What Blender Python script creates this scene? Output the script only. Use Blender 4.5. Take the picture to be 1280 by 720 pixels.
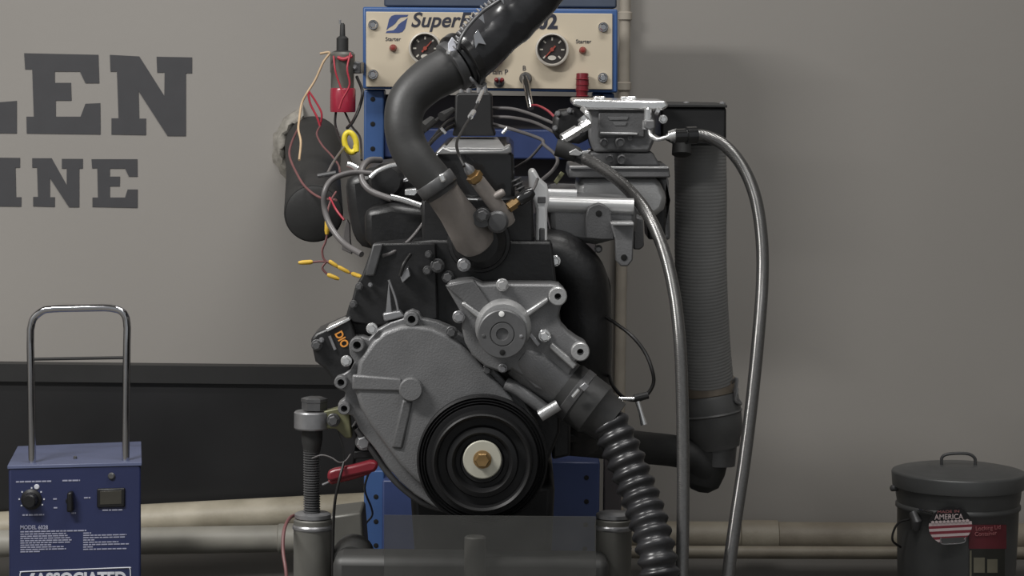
import bpy, math, random
from mathutils import Vector, Matrix
random.seed(7)
for o in list(bpy.data.objects):
    bpy.data.objects.remove(o, do_unlink=True)
scene = bpy.context.scene
COL = scene.collection

# ------------------------------------------------------------------ camera
FPX = 3300.0
CAM = Vector((0.0, -3.45, 1.05))
PITCH = math.radians(5.0)
ROLL = math.radians(0.6)
FW = Vector((0, math.cos(PITCH), -math.sin(PITCH)))
R0 = Vector((1, 0, 0)); U0 = R0.cross(FW)
RT = R0 * math.cos(ROLL) + U0 * math.sin(ROLL)
UP = U0 * math.cos(ROLL) - R0 * math.sin(ROLL)
cd = bpy.data.cameras.new('camera'); cam = bpy.data.objects.new('camera', cd); COL.objects.link(cam)
cd.sensor_width = 36; cd.lens = FPX / 1280 * 36; cd.clip_start = 0.05
M = Matrix((RT, UP, -FW)).transposed().to_4x4(); M.translation = CAM
cam.matrix_world = M
scene.camera = cam

# ------------------------------------------------------------------ world, lamps, exposure
w = bpy.data.worlds.new('room_ambient'); scene.world = w; w.use_nodes = True
w.node_tree.nodes['Background'].inputs[0].default_value = (0.95, 0.98, 1.0, 1)
w.node_tree.nodes['Background'].inputs[1].default_value = 0.30
def area(name, loc, size, power, color=(1, .97, .92)):
    l = bpy.data.lights.new(name, 'AREA'); l.shape = 'RECTANGLE'; l.size, l.size_y = size
    l.energy = power; l.color = color
    o = bpy.data.objects.new(name, l); COL.objects.link(o); o.location = loc
    return o
area('ceiling_lamp', (0.15, 0.0, 2.75), (1.2, 0.25), 24, (1, .985, .96))
area('ceiling_lamp', (-1.6, -0.85, 2.3), (1.0, 0.25), 76, (1, .985, .96))
area('ceiling_lamp', (0.45, -1.35, 2.75), (1.2, 0.25), 14, (1, .985, .96))
scene.view_settings.view_transform = 'Standard'
scene.view_settings.look = 'None'
scene.view_settings.gamma = 1.0
scene.view_settings.use_curve_mapping = False
scene.view_settings.exposure = 0.0

# ------------------------------------------------------------------ helpers
def P(px, py, Y):
    d = FW * FPX + RT * (px - 640) + UP * (360 - py)
    return CAM + d * ((Y - CAM.y) / d.y)
def S(px, py, Y):
    return (P(px, py, Y) - CAM).dot(FW) / FPX
def lin(c):
    return tuple(((v / 255) / 12.92 if v / 255 <= .04045 else ((v / 255 + .055) / 1.055) ** 2.4) for v in c) + (1,)
MATS = {}
def mat(name, c, rough=.5, metal=0., var=.12, scale=30., bump=0., bscale=200., alpha=None, c2=None, spec=.5, coat=0., wave=None):
    m = bpy.data.materials.new(name); m.use_nodes = True; nt = m.node_tree; N = nt.nodes; L = nt.links
    b = N['Principled BSDF']
    tc = N.new('ShaderNodeTexCoord')
    nz = N.new('ShaderNodeTexNoise'); nz.inputs['Scale'].default_value = scale; nz.inputs['Detail'].default_value = 5
    L.new(tc.outputs['Object'], nz.inputs['Vector'])
    rp = N.new('ShaderNodeValToRGB')
    base = Vector(lin(c)[:3])
    lo = Vector(lin(c2)[:3]) if c2 else base * (1 - var)
    hi = base * (1 + var) if not c2 else base
    rp.color_ramp.elements[0].color = (*lo, 1); rp.color_ramp.elements[1].color = (*hi, 1)
    rp.color_ramp.elements[0].position = .3; rp.color_ramp.elements[1].position = .7
    L.new(nz.outputs['Fac'], rp.inputs['Fac']); L.new(rp.outputs['Color'], b.inputs['Base Color'])
    b.inputs['Roughness'].default_value = rough; b.inputs['Metallic'].default_value = metal
    b.inputs['Specular IOR Level'].default_value = spec
    b.inputs['Coat Weight'].default_value = coat
    if bump:
        if wave:
            n2 = N.new('ShaderNodeTexWave'); n2.inputs['Scale'].default_value = wave; n2.bands_direction = 'DIAGONAL'
            n2.inputs['Distortion'].default_value = 1.5
        else:
            n2 = N.new('ShaderNodeTexNoise'); n2.inputs['Scale'].default_value = bscale
        L.new(tc.outputs['Object'], n2.inputs['Vector'])
        bp = N.new('ShaderNodeBump'); bp.inputs['Strength'].default_value = bump; bp.inputs['Distance'].default_value = .002
        L.new(n2.outputs['Fac'], bp.inputs['Height']); L.new(bp.outputs['Normal'], b.inputs['Normal'])
    if alpha is not None:
        b.inputs['Alpha'].default_value = alpha
    MATS[name] = m
    return m
mat('wall_paint', (151, 147, 142), .55, var=.035, scale=1.6, bump=.08, bscale=60)
mat('ceiling_paint', (150, 148, 144), .8)
mat('side_paint', (130, 128, 124), .7)
mat('concrete', (95, 93, 90), .75, var=.2, scale=6, bump=.3, bscale=40)
mat('black_board', (40, 40, 41), .32, var=.25, scale=4, spec=.35)
mat('black_lip', (40, 40, 40), .5, var=.2, scale=8)
mat('letter_paint', (64, 64, 67), .6, var=.05)
mat('foam', (150, 146, 138), .8, var=.3, scale=60, bump=.8, bscale=90)
mat('pvc', (186, 178, 160), .5, var=.2, scale=14, c2=(146, 138, 120), bump=.15)
mat('pvc_grey', (150, 147, 138), .5, var=.2, scale=10)
mat('conduit', (166, 158, 146), .5, var=.12, scale=20)
mat('black_engine', (34, 34, 35), .40, var=.3, scale=25, bump=.2, bscale=150)
mat('black_matte', (39, 39, 39), .62, var=.2, scale=25, bump=.1)
mat('black_gloss', (34, 34, 35), .2, var=.15, coat=.4)
mat('rubber', (52, 52, 52), .5, var=.15, scale=20, bump=.08)
mat('rubber_ribbed', (46, 46, 48), .32, var=.15, scale=20)
mat('wrap', (48, 48, 50), .22, var=.35, scale=30, bump=.9, bscale=28)
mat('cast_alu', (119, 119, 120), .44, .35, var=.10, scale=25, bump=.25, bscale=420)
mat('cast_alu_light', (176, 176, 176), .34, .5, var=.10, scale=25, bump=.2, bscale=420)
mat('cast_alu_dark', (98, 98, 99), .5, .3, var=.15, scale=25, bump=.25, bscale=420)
mat('polished', (240, 240, 240), .2, .82, var=.04)
mat('chrome', (205, 205, 208), .1, 1., var=.05)
mat('steel', (160, 160, 162), .32, .7, var=.15, scale=40)
mat('steel_dark', (92, 92, 93), .42, .45, var=.2, scale=40)
mat('hub_steel', (104, 104, 105), .42, .4, var=.12, scale=50)
mat('housing_brown', (146, 139, 134), .48, .25, var=.2, scale=18, bump=.2)
mat('brass', (150, 122, 82), .32, .6, var=.1)
mat('balancer', (29, 29, 30), .45, var=.15, scale=15, spec=.3)
mat('washer', (190, 188, 174), .5, .2, var=.06)
mat('braid', (112, 111, 110), .26, .7, var=.15, scale=300, bump=.12, wave=180)
mat('duct', (134, 134, 133), .6, .1, var=.08, scale=14)
mat('duct_clamp', (138, 128, 116), .4, .5, var=.2, scale=30)
mat('boot', (82, 82, 82), .5, var=.15)
mat('blue_paint', (62, 92, 142), .38, var=.10, scale=12)
mat('blue_dark', (52, 66, 108), .42, var=.12, scale=12)
mat('cabinet', (70, 78, 92), .5, var=.1)
mat('plate_beige', (198, 186, 165), .48, var=.05, scale=6)
mat('spot_white', (240, 240, 238), .4)  # white of a reflection, put into the colour
mat('hole_black', (8, 8, 8), .8)
mat('gauge_face', (52, 48, 46), .4)
mat('gauge_mark', (190, 186, 176), .5)
mat('needle', (150, 66, 54), .5)
mat('led_red', (130, 50, 44), .3, coat=.5)
mat('print_dark', (44, 46, 58), .5)
mat('logo_blue', (62, 76, 122), .5)
mat('red_plastic', (118, 34, 44), .3, var=.12)
mat('red_bowl', (156, 42, 62), .22, var=.1, coat=.4)
mat('red_dark', (110, 22, 28), .4)
mat('wire_red', (168, 52, 66), .4)
mat('wire_brown', (112, 74, 74), .5)
mat('wire_grey', (98, 95, 95), .4)
mat('wire_tan', (190, 164, 132), .5)
mat('wire_black', (30, 29, 29), .45)
mat('wire_white', (196, 192, 188), .4)
mat('yellow', (226, 204, 60), .4, var=.06)
mat('connector_yellow', (206, 168, 60), .45, var=.1)
mat('orange', (222, 148, 66), .5)
mat('olive', (112, 112, 84), .5, .2, var=.2)
mat('charger_blue', (38, 45, 80), .42, var=.08, scale=10)
mat('charger_top', (88, 95, 124), .4, var=.06)
mat('print_pale', (150, 152, 172), .6)
mat('print_white', (196, 198, 206), .6)
mat('knob_black', (22, 22, 24), .4)
mat('meter', (58, 56, 50), .35)
mat('galvanised', (92, 93, 93), .46, .4, var=.12, scale=16)
mat('galv_lid', (94, 95, 95), .44, .4, var=.10, scale=14)
mat('tag_black', (26, 25, 27), .5)
mat('tag_white', (214, 196, 196), .5)
mat('tag_red', (136, 52, 64), .5)
mat('sticker_red', (104, 40, 48), .5)
mat('sticker_text', (176, 112, 114), .5)
mat('sticker_dark', (46, 46, 42), .5)
mat('sticker_pale', (120, 116, 100), .5)
mat('shield', (84, 84, 82), .35, alpha=.42)  # reflection haze put into a see-through grey
mat('stand_grey', (108, 107, 102), .46, .3, var=.12, scale=20)
mat('back_panel', (72, 68, 70), .6, var=.1)
mat('bezel', (214, 208, 198), .3, .4, var=.05)
mat('bright_cast', (246, 246, 246), .3, .2, var=.03)  # polished aluminium with its blown highlight put into the base colour
mat('runner_cast', (205, 205, 205), .33, .45, var=.06, scale=20)  # lighter cast tone painting the manifold's lit top
mat('cap_black', (30, 30, 31), .5, var=.15)
mat('pvc_old', (150, 143, 128), .55, var=.2, scale=9, c2=(112, 103, 90), bump=.2)  # darker cream with brown stains
mat('stand_dark', (66, 66, 65), .5, .2, var=.15, scale=20)

WLOC = {}
def setp(o, parent):
    if parent is not None:
        o.parent = parent
        o.location = o.location - WLOC[parent.name]
def thing(name, label, cat, loc, group=None, kind=None):
    o = bpy.data.objects.new(name, None); COL.objects.link(o); o.location = loc
    o.empty_display_size = .05
    o['label'] = label; o['category'] = cat
    if group: o['group'] = group
    WLOC[o.name] = Vector(loc)
    return o
def tag(o, label, cat=None, group=None, kind=None):
    o['label'] = label
    if cat: o['category'] = cat
    if group: o['group'] = group
    if kind: o['kind'] = kind
    return o

def smooth_path(pts, per=8, closed=False):
    pts = [Vector(p) for p in pts]
    if len(pts) < 3 and not closed: return pts
    out = []; n = len(pts)
    for i in range(n if closed else n - 1):
        if closed:
            a, b, c, d = pts[(i - 1) % n], pts[i], pts[(i + 1) % n], pts[(i + 2) % n]
        else:
            b, c = pts[i], pts[i + 1]
            a = pts[i - 1] if i > 0 else b * 2 - c
            d = pts[i + 2] if i + 2 < n else c * 2 - b
        for k in range(per):
            t = k / per
            out.append(.5 * ((2 * b) + (c - a) * t + (2 * a - 5 * b + 4 * c - d) * t * t + (-a + 3 * b - 3 * c + d) * t ** 3))
    if not closed: out.append(pts[-1])
    return out
def resample(pts, step):
    out = [pts[0].copy()]; acc = 0
    for a, b in zip(pts, pts[1:]):
        L = (b - a).length; t = 0
        while acc + (L - t) >= step:
            t += step - acc; acc = 0
            out.append(a.lerp(b, t / L))
        acc += L - t
    out.append(pts[-1].copy())
    return out

class MB:
    def __init__(s): s.v = []; s.f = []
    def add(s, vs, fs):
        o = len(s.v); s.v += [Vector(x) for x in vs]; s.f += [[i + o for i in f] for f in fs]; return s
    def prism3(s, front, off):
        n = len(front); back = [p + off for p in front]
        return s.add(front + back, [list(range(n)), list(range(2 * n - 1, n - 1, -1))] + [[i, i + n, (i + 1) % n + n, (i + 1) % n] for i in range(n)])
    def prism(s, pts, Y, depth):           # outline in photo pixels on the plane Y, real depth behind it
        a = sum(pts[i][0] * pts[(i + 1) % len(pts)][1] - pts[(i + 1) % len(pts)][0] * pts[i][1] for i in range(len(pts)))
        if a > 0: pts = pts[::-1]
        return s.prism3([P(x, y, Y) for x, y in pts], Vector((0, depth, 0)))
    def rect(s, x0, y0, x1, y1, Y, depth):
        return s.prism([(x0, y0), (x1, y0), (x1, y1), (x0, y1)], Y, depth)
    def box(s, lo, hi):
        x0, y0, z0 = lo; x1, y1, z1 = hi
        return s.add([(x0, y0, z0), (x1, y0, z0), (x1, y1, z0), (x0, y1, z0), (x0, y0, z1), (x1, y0, z1), (x1, y1, z1), (x0, y1, z1)],
                     [[0, 3, 2, 1], [4, 5, 6, 7], [0, 1, 5, 4], [1, 2, 6, 5], [2, 3, 7, 6], [3, 0, 4, 7]])
    def lathe(s, c, axis, prof, seg=32, sx=1., sz=1., rot=0.):    # prof: (radius, height along axis)
        c = Vector(c); ax = Vector(axis).normalized()
        h = Vector((0, 0, 1)) if abs(ax.z) < .9 else Vector((0, 1, 0))
        u = h.cross(ax).normalized(); v = ax.cross(u)
        vs = []; fs = []; k = len(prof)
        for r, t in prof:
            for i in range(seg):
                a = 2 * math.pi * i / seg + rot
                vs.append(c + ax * t + u * (math.cos(a) * r * sx) + v * (math.sin(a) * r * sz))
        for j in range(k - 1):
            for i in range(seg):
                i2 = (i + 1) % seg
                fs.append([j * seg + i, j * seg + i2, (j + 1) * seg + i2, (j + 1) * seg + i])
        fs.append(list(range(seg))[::-1]); fs.append([(k - 1) * seg + i for i in range(seg)])
        return s.add(vs, fs)
    def tube(s, pts, r, seg=12, closed=False):
        pts = [Vector(p) for p in pts]; n = len(pts)
        rs = r if isinstance(r, list) else [r] * n
        T = []
        for i in range(n):
            if closed: t = pts[(i + 1) % n] - pts[(i - 1) % n]
            else: t = pts[min(i + 1, n - 1)] - pts[max(i - 1, 0)]
            T.append(t.normalized())
        u = T[0].orthogonal().normalized(); vs = []; fs = []
        for i in range(n):
            u = (u - T[i] * u.dot(T[i])).normalized(); v = T[i].cross(u)
            for k in range(seg):
                a = 2 * math.pi * k / seg
                vs.append(pts[i] + (u * math.cos(a) + v * math.sin(a)) * rs[i])
        m = n if closed else n - 1
        for i in range(m):
            j = (i + 1) % n
            for k in range(seg):
                k2 = (k + 1) % seg
                fs.append([i * seg + k, i * seg + k2, j * seg + k2, j * seg + k])
        if not closed:
            fs.append(list(range(seg))[::-1]); fs.append([(n - 1) * seg + k for k in range(seg)])
        return s.add(vs, fs)
    def build(s, name, m, parent=None, bevel=0., sharp=35, seg=2):
        lo = Vector((min(v.x for v in s.v), min(v.y for v in s.v), min(v.z for v in s.v)))
        hi = Vector((max(v.x for v in s.v), max(v.y for v in s.v), max(v.z for v in s.v)))
        c = (lo + hi) / 2
        me = bpy.data.meshes.new(name)
        me.from_pydata([v - c for v in s.v], [], s.f); me.update()
        for p in me.polygons: p.use_smooth = True
        me.set_sharp_from_angle(angle=math.radians(sharp))
        me.materials.append(MATS[m])
        o = bpy.data.objects.new(name, me); COL.objects.link(o); o.location = c
        WLOC[o.name] = c
        if bevel:
            b = o.modifiers.new('bevel', 'BEVEL'); b.width = bevel; b.segments = seg; b.limit_method = 'ANGLE'; b.angle_limit = math.radians(40)
            b.harden_normals = False
        setp(o, parent)
        return o

YF = Vector((0, -1, 0))
def cyl(px, py, Y, prof, seg=32, m='steel', name='disc', parent=None, axis=YF, bevel=0., sharp=35):   # prof in px radius, metres along axis
    k = S(px, py, Y)
    return MB().lathe(P(px, py, Y), axis, [(r * k, t) for r, t in prof], seg).build(name, m, parent, bevel, sharp)
def bolt(px, py, Y, r, m='steel', parent=None, h=.008, name='bolt', axis=YF):
    k = S(px, py, Y); c = P(px, py, Y); ax = Vector(axis).normalized()
    b = MB()
    b.lathe(c, ax, [(r * k, -.002), (r * k, .0025), (r * .9 * k, .0032)], 18)
    b.lathe(c, ax, [(r * .78 * k, .003), (r * .78 * k, h), (r * .6 * k, h + .0015)], 6, rot=.3)
    return b.build(name, m, parent, sharp=25)
def ptube(pts, r, m, name, parent=None, per=8, seg=10, closed=False):   # pts: (px, py, Y); r in px
    k = S(pts[0][0], pts[0][1], pts[0][2])
    pp = smooth_path([P(*p) for p in pts], per, closed)
    return MB().tube(pp, r * k, seg, closed).build(name, m, parent, sharp=50)
def prism(pts, Y, d, m, name, parent=None, bevel=.0015):
    return MB().prism(pts, Y, d).build(name, m, parent, bevel)
def text(body, x0, x1, ybase, Y, m, name, parent=None, shear=0., bold=0., rot=0., height=None, depth=.0004, font_space=1.0):
    cu = bpy.data.curves.new(name, 'FONT'); cu.body = body; cu.shear = shear; cu.offset = bold; cu.extrude = .01; cu.space_character = font_space
    t = bpy.data.objects.new(name + '_tmp', cu); COL.objects.link(t)
    dg = bpy.context.evaluated_depsgraph_get(); dg.update()
    me = bpy.data.meshes.new_from_object(t.evaluated_get(dg))
    bpy.data.objects.remove(t); bpy.data.curves.remove(cu)
    xs = [v.co.x for v in me.vertices]; ys = [v.co.y for v in me.vertices]
    wd = max(xs) - min(xs)
    k = S(x0, ybase, Y); sc = (x1 - x0) * k / wd
    sy = sc if height is None else height * k / max(max(ys), .01)
    base = P(x0, ybase, Y); mx = min(xs)
    ca, sa = math.cos(rot), math.sin(rot)
    right = RT.copy(); right.y = 0; right.normalize(); up = Vector((-right.z, 0, right.x))
    for v in me.vertices:
        a = (v.co.x - mx) * sc; b = v.co.y * sy
        a, b = a * ca - b * sa, a * sa + b * ca
        v.co = right * a + up * b + Vector((0, -depth if v.co.z > 0 else depth, 0))
    me.update(); me.materials.clear(); me.materials.append(MATS[m])
    o = bpy.data.objects.new(name, me); COL.objects.link(o); o.location = base; WLOC[o.name] = base
    setp(o, parent)
    return o

# ------------------------------------------------------------------ room shell
WY = 1.30
def struct(name, b, m, label, parent=None):
    o = b.build(name, m, parent)
    o['kind'] = 'structure'; o['label'] = label
    return o
wall = struct('wall_back', MB().box((-2.6, WY, 0), (2.6, WY + .12, 2.95)), 'wall_paint', 'grey painted back wall of the test cell')
struct('floor', MB().box((-2.6, -4.2, -.1), (2.6, WY + .12, 0)), 'concrete', 'grey concrete floor')
struct('ceiling', MB().box((-2.6, -1.6, 2.95), (2.6, WY + .12, 3.05)), 'ceiling_paint', 'plain ceiling above the test cell')
struct('wall_left', MB().box((-2.72, -1.6, 0), (-2.6, WY + .12, 2.95)), 'side_paint', 'grey side wall')
struct('wall_right', MB().box((2.6, -1.6, 0), (2.72, WY + .12, 2.95)), 'side_paint', 'grey side wall')
z0 = P(300, 640, WY - .03).z; z1 = P(200, 478, WY - .03).z; z2 = P(200, 457, WY - .04).z
xr = P(486, 550, WY).x
struct('trim_1', MB().box((-2.6, WY - .03, z0), (xr, WY, z1)), 'black_board', 'wide glossy black board along the foot of the wall')
struct('trim_2', MB().box((-2.6, WY - .04, z1), (xr, WY, z2)), 'black_lip', 'dull black rail on top of the black wall board')

# lettering painted on the wall
k = 2.483
def lp(s): return [(x / k, y / k) for x, y in s]
LET = {
 'L': lp([(-185, 162), (-85, 163), (-85, 212), (-108, 212), (-106, 362), (-28, 362), (-12, 318), (52, 313), (52, 414), (-180, 411), (-180, 360), (-160, 360), (-163, 211), (-185, 211)]),
 'E': lp([(75, 165), (305, 170), (308, 258), (265, 258), (248, 222), (170, 222), (170, 257), (220, 257), (222, 312), (173, 312), (173, 362), (250, 362), (265, 322), (311, 320), (312, 417), (83, 414), (82, 362), (105, 362), (100, 215), (78, 215)]),
 'N': lp([(341, 170), (432, 175), (510, 298), (511, 225), (488, 225), (486, 176), (596, 178), (596, 227), (577, 227), (577, 422), (520, 422), (430, 283), (432, 368), (453, 368), (453, 419), (346, 417), (346, 367), (368, 367), (363, 222), (343, 222)]),
 'I': lp([(-32, 489), (62, 490), (62, 520), (48, 520), (50, 612), (66, 612), (66, 641), (-36, 640), (-36, 611), (-20, 611), (-18, 519), (-32, 519)]),
 'N2': lp([(100, 491), (160, 491), (207, 575), (207, 523), (192, 523), (192, 493), (257, 493), (257, 523), (246, 523), (246, 643), (214, 643), (155, 553), (155, 612), (170, 612), (170, 642), (103, 640), (103, 611), (118, 611), (115, 520), (100, 520)]),
 'E2': lp([(284, 494), (426, 494), (427, 548), (400, 548), (388, 523), (341, 523), (341, 548), (372, 548), (372, 578), (341, 578), (341, 613), (388, 613), (396, 588), (427, 588), (427, 645), (287, 642), (287, 613), (304, 613), (302, 522), (286, 522)]),
}
sg = thing('wall_lettering', 'big dark grey slab serif letters painted on the pale wall', 'lettering', P(100, 165, WY))
for key, pts in LET.items():
    prism(pts, WY - .0015, .003, 'letter_paint', 'letter', sg, 0)

# foam around the pipe hole
b = MB(); c = P(386, 186, WY); kk = S(386, 186, WY)
NA = 40
for ring in range(1):
    vs = []; fs = []
    prof = [(30, .0), (32, -.014), (37, -.020), (43, -.012), (48, .0)]
    for i in range(NA):
        a = 2 * math.pi * i / NA
        for j, (r, y) in enumerate(prof):
            rr = (r + random.uniform(-3, 3) * (1 if j else 0)) * kk
            vs.append(c + Vector((math.cos(a) * rr * .93, y + random.uniform(-.005, .003) * (j in (1, 2, 3)), math.sin(a) * rr * 1.12)))
    m_ = len(prof)
    for i in range(NA):
        if not .27 < i / NA < .70: continue
        for j in range(m_ - 1):
            i2 = (i + 1) % NA
            fs.append([i * m_ + j, i2 * m_ + j, i2 * m_ + j + 1, i * m_ + j + 1])
    b.add(vs, fs)
tag(b.build('foam_seal', 'foam', wall, sharp=80), 'ragged grey foam filling around the pipe hole')

# ------------------------------------------------------------------ pipes along the wall
def pipe(a, bb, r, m, name, label, joints=(), cat='pipe', group=None):
    A, B = P(*a), P(*bb); k = S(*a)
    t = thing(name, label, cat, (A.x, A.y, A.z), group)
    MB().tube([A, B], r * k, 28).build('pipe', m, t)
    ax = (B - A).normalized()
    for f in joints:
        p = A.lerp(B, f); L = .035
        MB().lathe(p - ax * L, ax, [(r * k * .98, 0), (r * k * 1.1, .002), (r * k * 1.1, 2 * L - .002), (r * k * .98, 2 * L)], 28).build('coupling', m, t)
    return t
pipe((770, 671, 1.235), (1420, 675, 1.235), 20, 'pvc_old', 'drain_pipe', 'thick cream plastic pipe running along the wall behind the lidded can', (.275,))
pipe((770, 690, 1.18), (1420, 692, 1.18), 8, 'pvc_old', 'water_pipe', 'thin cream plastic pipe below the thick pipe by the lidded can')
pipe((-140, 668, 1.22), (470, 636, 1.22), 21, 'pvc', 'drain_pipe', 'stained cream pipe sloping under the black wall board')
pipe((-140, 682, 1.16), (470, 671, 1.16), 17, 'pvc_grey', 'drain_pipe', 'grey plastic pipe with a coupling lying below the stained cream pipe', (.84,))
cb = P(780, 110, 1.272)
t = thing('wall_conduit', 'slim beige conduit running straight up the wall behind the engine', 'conduit', (cb.x, cb.y, 0))
kc = S(780, 110, 1.27)
MB().lathe((cb.x, cb.y, 0), (0, 0, 1), [(7 * kc, 0), (7 * kc, 2.9)], 20).build('tube', 'conduit', t)
for py in (20, 108, 318):
    z = P(780, py, 1.27).z
    MB().lathe((cb.x, cb.y, z - .008), (0, 0, 1), [(7.2 * kc, 0), (9 * kc, .002), (9 * kc, .014), (7.2 * kc, .016)], 20).build('coupling', 'conduit', t)

# exhaust stub coming out of the wall on the left
A, B = P(391, 180, WY), P(392, 267, .58)
t = thing('exhaust_pipe', 'fat black pipe coming out of the foam filled wall hole', 'pipe', tuple(A))
ax = (B - A).normalized(); L = (B - A).length; ka, kb = S(391, 180, WY), S(392, 267, .58)
MB().lathe(A, ax, [(35 * ka, 0), (36.5 * kb, L * .5), (37 * kb, L - .004), (35.5 * kb, L), (34 * kb, L - .002)], 40).build('pipe', 'black_matte', t)
MB().lathe(B, ax, [(35 * kb, -.003), (35 * kb, .001), (30 * kb, .004), (4 * kb, .006)], 40).build('end_cap', 'black_matte', t)

# ------------------------------------------------------------------ dyno frame
DY = .92
t = thing('dyno_frame', 'blue perforated steel upright frame standing behind the engine', 'frame', (0, DY, 0))
def post(x0, x1, y_top, Y, d, m, holes, name='upright', ybot=None):
    a, bq = P(x0, y_top, Y), P(x1, y_top, Y)
    zb = 0 if ybot is None else P(x0, ybot, Y).z
    p = MB().box((a.x, Y, zb), (bq.x, Y + d, a.z)).build(name, m, t, .003)
    for hx, hy in holes:
        cyl(hx, hy, Y, [(3.1, -.001), (3.1, .0006), (2.6, .0008)], 16, 'hole_black', 'bolt_hole', p)
    return p
HL = [(466, 124 + 31 * i) for i in range(3)] + [(470, 621), (470, 652), (470, 682)]
post(455, 480, 112, DY, .07, 'blue_paint', HL[:3], ybot=300)
post(455, 480, 588, DY, .07, 'blue_paint', HL[3:])
post(741, 768, 116, DY, .07, 'blue_paint', [(752, 121)], ybot=262)
post(688, 750, 577, .80, .11, 'blue_dark', [(733, 597), (733, 627), (732, 656), (731, 686)], 'pedestal')
post(756, 778, 545, .82, .05, 'back_panel', [], 'side_bar')
a, bq = P(480, 160, DY + .01), P(741, 200, DY + .01)
MB().box((a.x, DY + .01, bq.z), (bq.x, DY + .06, a.z)).build('cross_member', 'blue_dark', t, .003)
a, bq = P(476, 118, DY + .065), P(745, 300, DY + .065)
MB().box((a.x, DY + .065, 0), (bq.x, DY + .085, a.z)).build('back_panel', 'back_panel', t, .002)
a, bq = P(478, 600, .90), P(530, 720, .90)
MB().box((a.x, .90, 0), (bq.x, .99, a.z)).build('side_plate', 'blue_dark', t, .003)
MB().box((-.42, .55, 0), (.30, 1.05, .055)).build('base', 'stand_dark', t, .004)

# ------------------------------------------------------------------ gauge panel
GY = .895
g = thing('gauge_panel', 'beige gauge panel in a blue box behind the black hose', 'control panel', tuple(P(612, 112, GY)))
PA, PB = P(454, 9, GY), P(772, 113, GY)
# housing follows the panel's level
MB().prism([(453.5, 8.5), (772, 11.5), (772, 116), (453.5, 111)], GY + .004, .10).build('housing', 'blue_paint', g, .003)
MB().prism([(480, -70), (771, -67), (771, 10), (480, 8)], GY + .03, .09).build('upper_housing', 'cabinet', g, .003)
plate = prism([(457.5, 14.5), (765.5, 17), (765.5, 112), (457.5, 108.5)], GY, .006, 'plate_beige', 'face_plate', g, .001)
for x, y in ((466.5, 31), (466.5, 93), (754, 34), (753.5, 97)):
    bq_ = bolt(x, y, GY, 6.2, 'chrome', plate, .008)
def gauge(cx, cy, r, ang, marks=True):
    kg = S(cx, cy, GY); c = P(cx, cy, GY)
    gb = MB().lathe(c, YF, [(r * .97 * kg, -.001), (r * .97 * kg, .010), (r * .84 * kg, .0105), (r * .84 * kg, .006), (.1 * kg, .006)], 40).build('gauge', 'gauge_face', g)
    MB().lathe(c, YF, [(r * 1.0 * kg, 0.0), (r * 1.03 * kg, .010), (r * 1.0 * kg, .014), (r * .92 * kg, .0145), (r * .86 * kg, .011), (r * .86 * kg, .0095), (r * .99 * kg, .004)], 48).build('bezel', 'bezel', gb, sharp=60)
    cf = c + YF * .0066
    for i in range(7):
        a = math.radians(225 - 45 * i); d = Vector((math.cos(a), 0, math.sin(a))); n = Vector((-d.z, 0, d.x))
        q = [cf + d * (r * .55 * kg) + n * (.9 * kg), cf + d * (r * .55 * kg) - n * (.9 * kg), cf + d * (r * .75 * kg) - n * (1.0 * kg), cf + d * (r * .75 * kg) + n * (1.0 * kg)]
        MB().prism3(q, YF * .0004).build('dial_mark', 'gauge_mark', gb)
    MB().lathe(cf + Vector((0, 0, -r * .5 * kg)), YF, [(r * .26 * kg, 0), (r * .26 * kg, .0004)], 20, sx=1, sz=.55).build('dial_window', 'gauge_mark', gb)
    d = Vector((math.cos(ang), 0, math.sin(ang))); n = Vector((-d.z, 0, d.x)); cf2 = cf + YF * .0012
    q = [cf2 - d * (r * .3 * kg) + n * (1.1 * kg), cf2 - d * (r * .3 * kg) - n * (1.1 * kg), cf2 + d * (r * .62 * kg) - n * (.5 * kg), cf2 + d * (r * .62 * kg) + n * (.5 * kg)]
    MB().prism3(q, YF * .0006).lathe(cf2, YF, [(2.6 * kg, 0), (2.3 * kg, .002)], 14).build('needle', 'needle', gb)
gauge(531.5, 60.5, 20, math.radians(48)); gauge(612, 62, 20.5, math.radians(120)); gauge(690, 62, 20.5, math.radians(228))
def logo_half(s):
    pts = [(482, 41.3), (484.5, 33), (486.5, 24), (490, 20), (495, 18.5), (510.5, 18.5), (508.5, 20.8), (502, 22), (499, 25), (496, 29), (491, 32.5), (487, 35), (484.8, 38), (483.8, 41.3)]
    top = [(484.2, 33), (486.3, 24), (489.5, 19.8), (494, 18.4), (510.5, 18.4), (509, 20.8), (501, 21.8), (497.5, 24.5), (494.5, 29), (490.5, 32.2), (486.5, 34.6), (483, 37.5)]
    cx, cy = 496.3, 29.8
    return top if s > 0 else [(2 * cx - x, 2 * cy - y) for x, y in top]
for s_ in (1, -1):
    prism(logo_half(s_), GY - .0005, .001, 'logo_blue', 'logo', plate, 0)
text('SuperFlow', 514, 627, 33.5, GY - .0004, 'print_dark', 'lettering', plate, shear=.28, bold=.018)
text('902', 659, 697, 35.5, GY - .0004, 'print_dark', 'lettering', plate, bold=.04)
text('Starter', 482, 501, 51, GY - .0004, 'print_dark', 'lettering', plate)
text('Starter', 720, 739, 54, GY - .0004, 'print_dark', 'lettering', plate)
text('Main P', 611, 635, 93, GY - .0004, 'print_dark', 'lettering', plate)
text('P', 601, 605, 93, GY - .0004, 'print_dark', 'lettering', plate)
text('B', 653.5, 657.5, 88, GY - .0004, 'print_dark', 'lettering', plate)
for x, y in ((491.5, 60), (728.5, 63)):
    cyl(x, y, GY, [(4.6, -.001), (4.6, .002), (4, .003), (4, .006), (2.5, .009), (.3, .0098)], 18, 'led_red', 'indicator_lamp', g)
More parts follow.
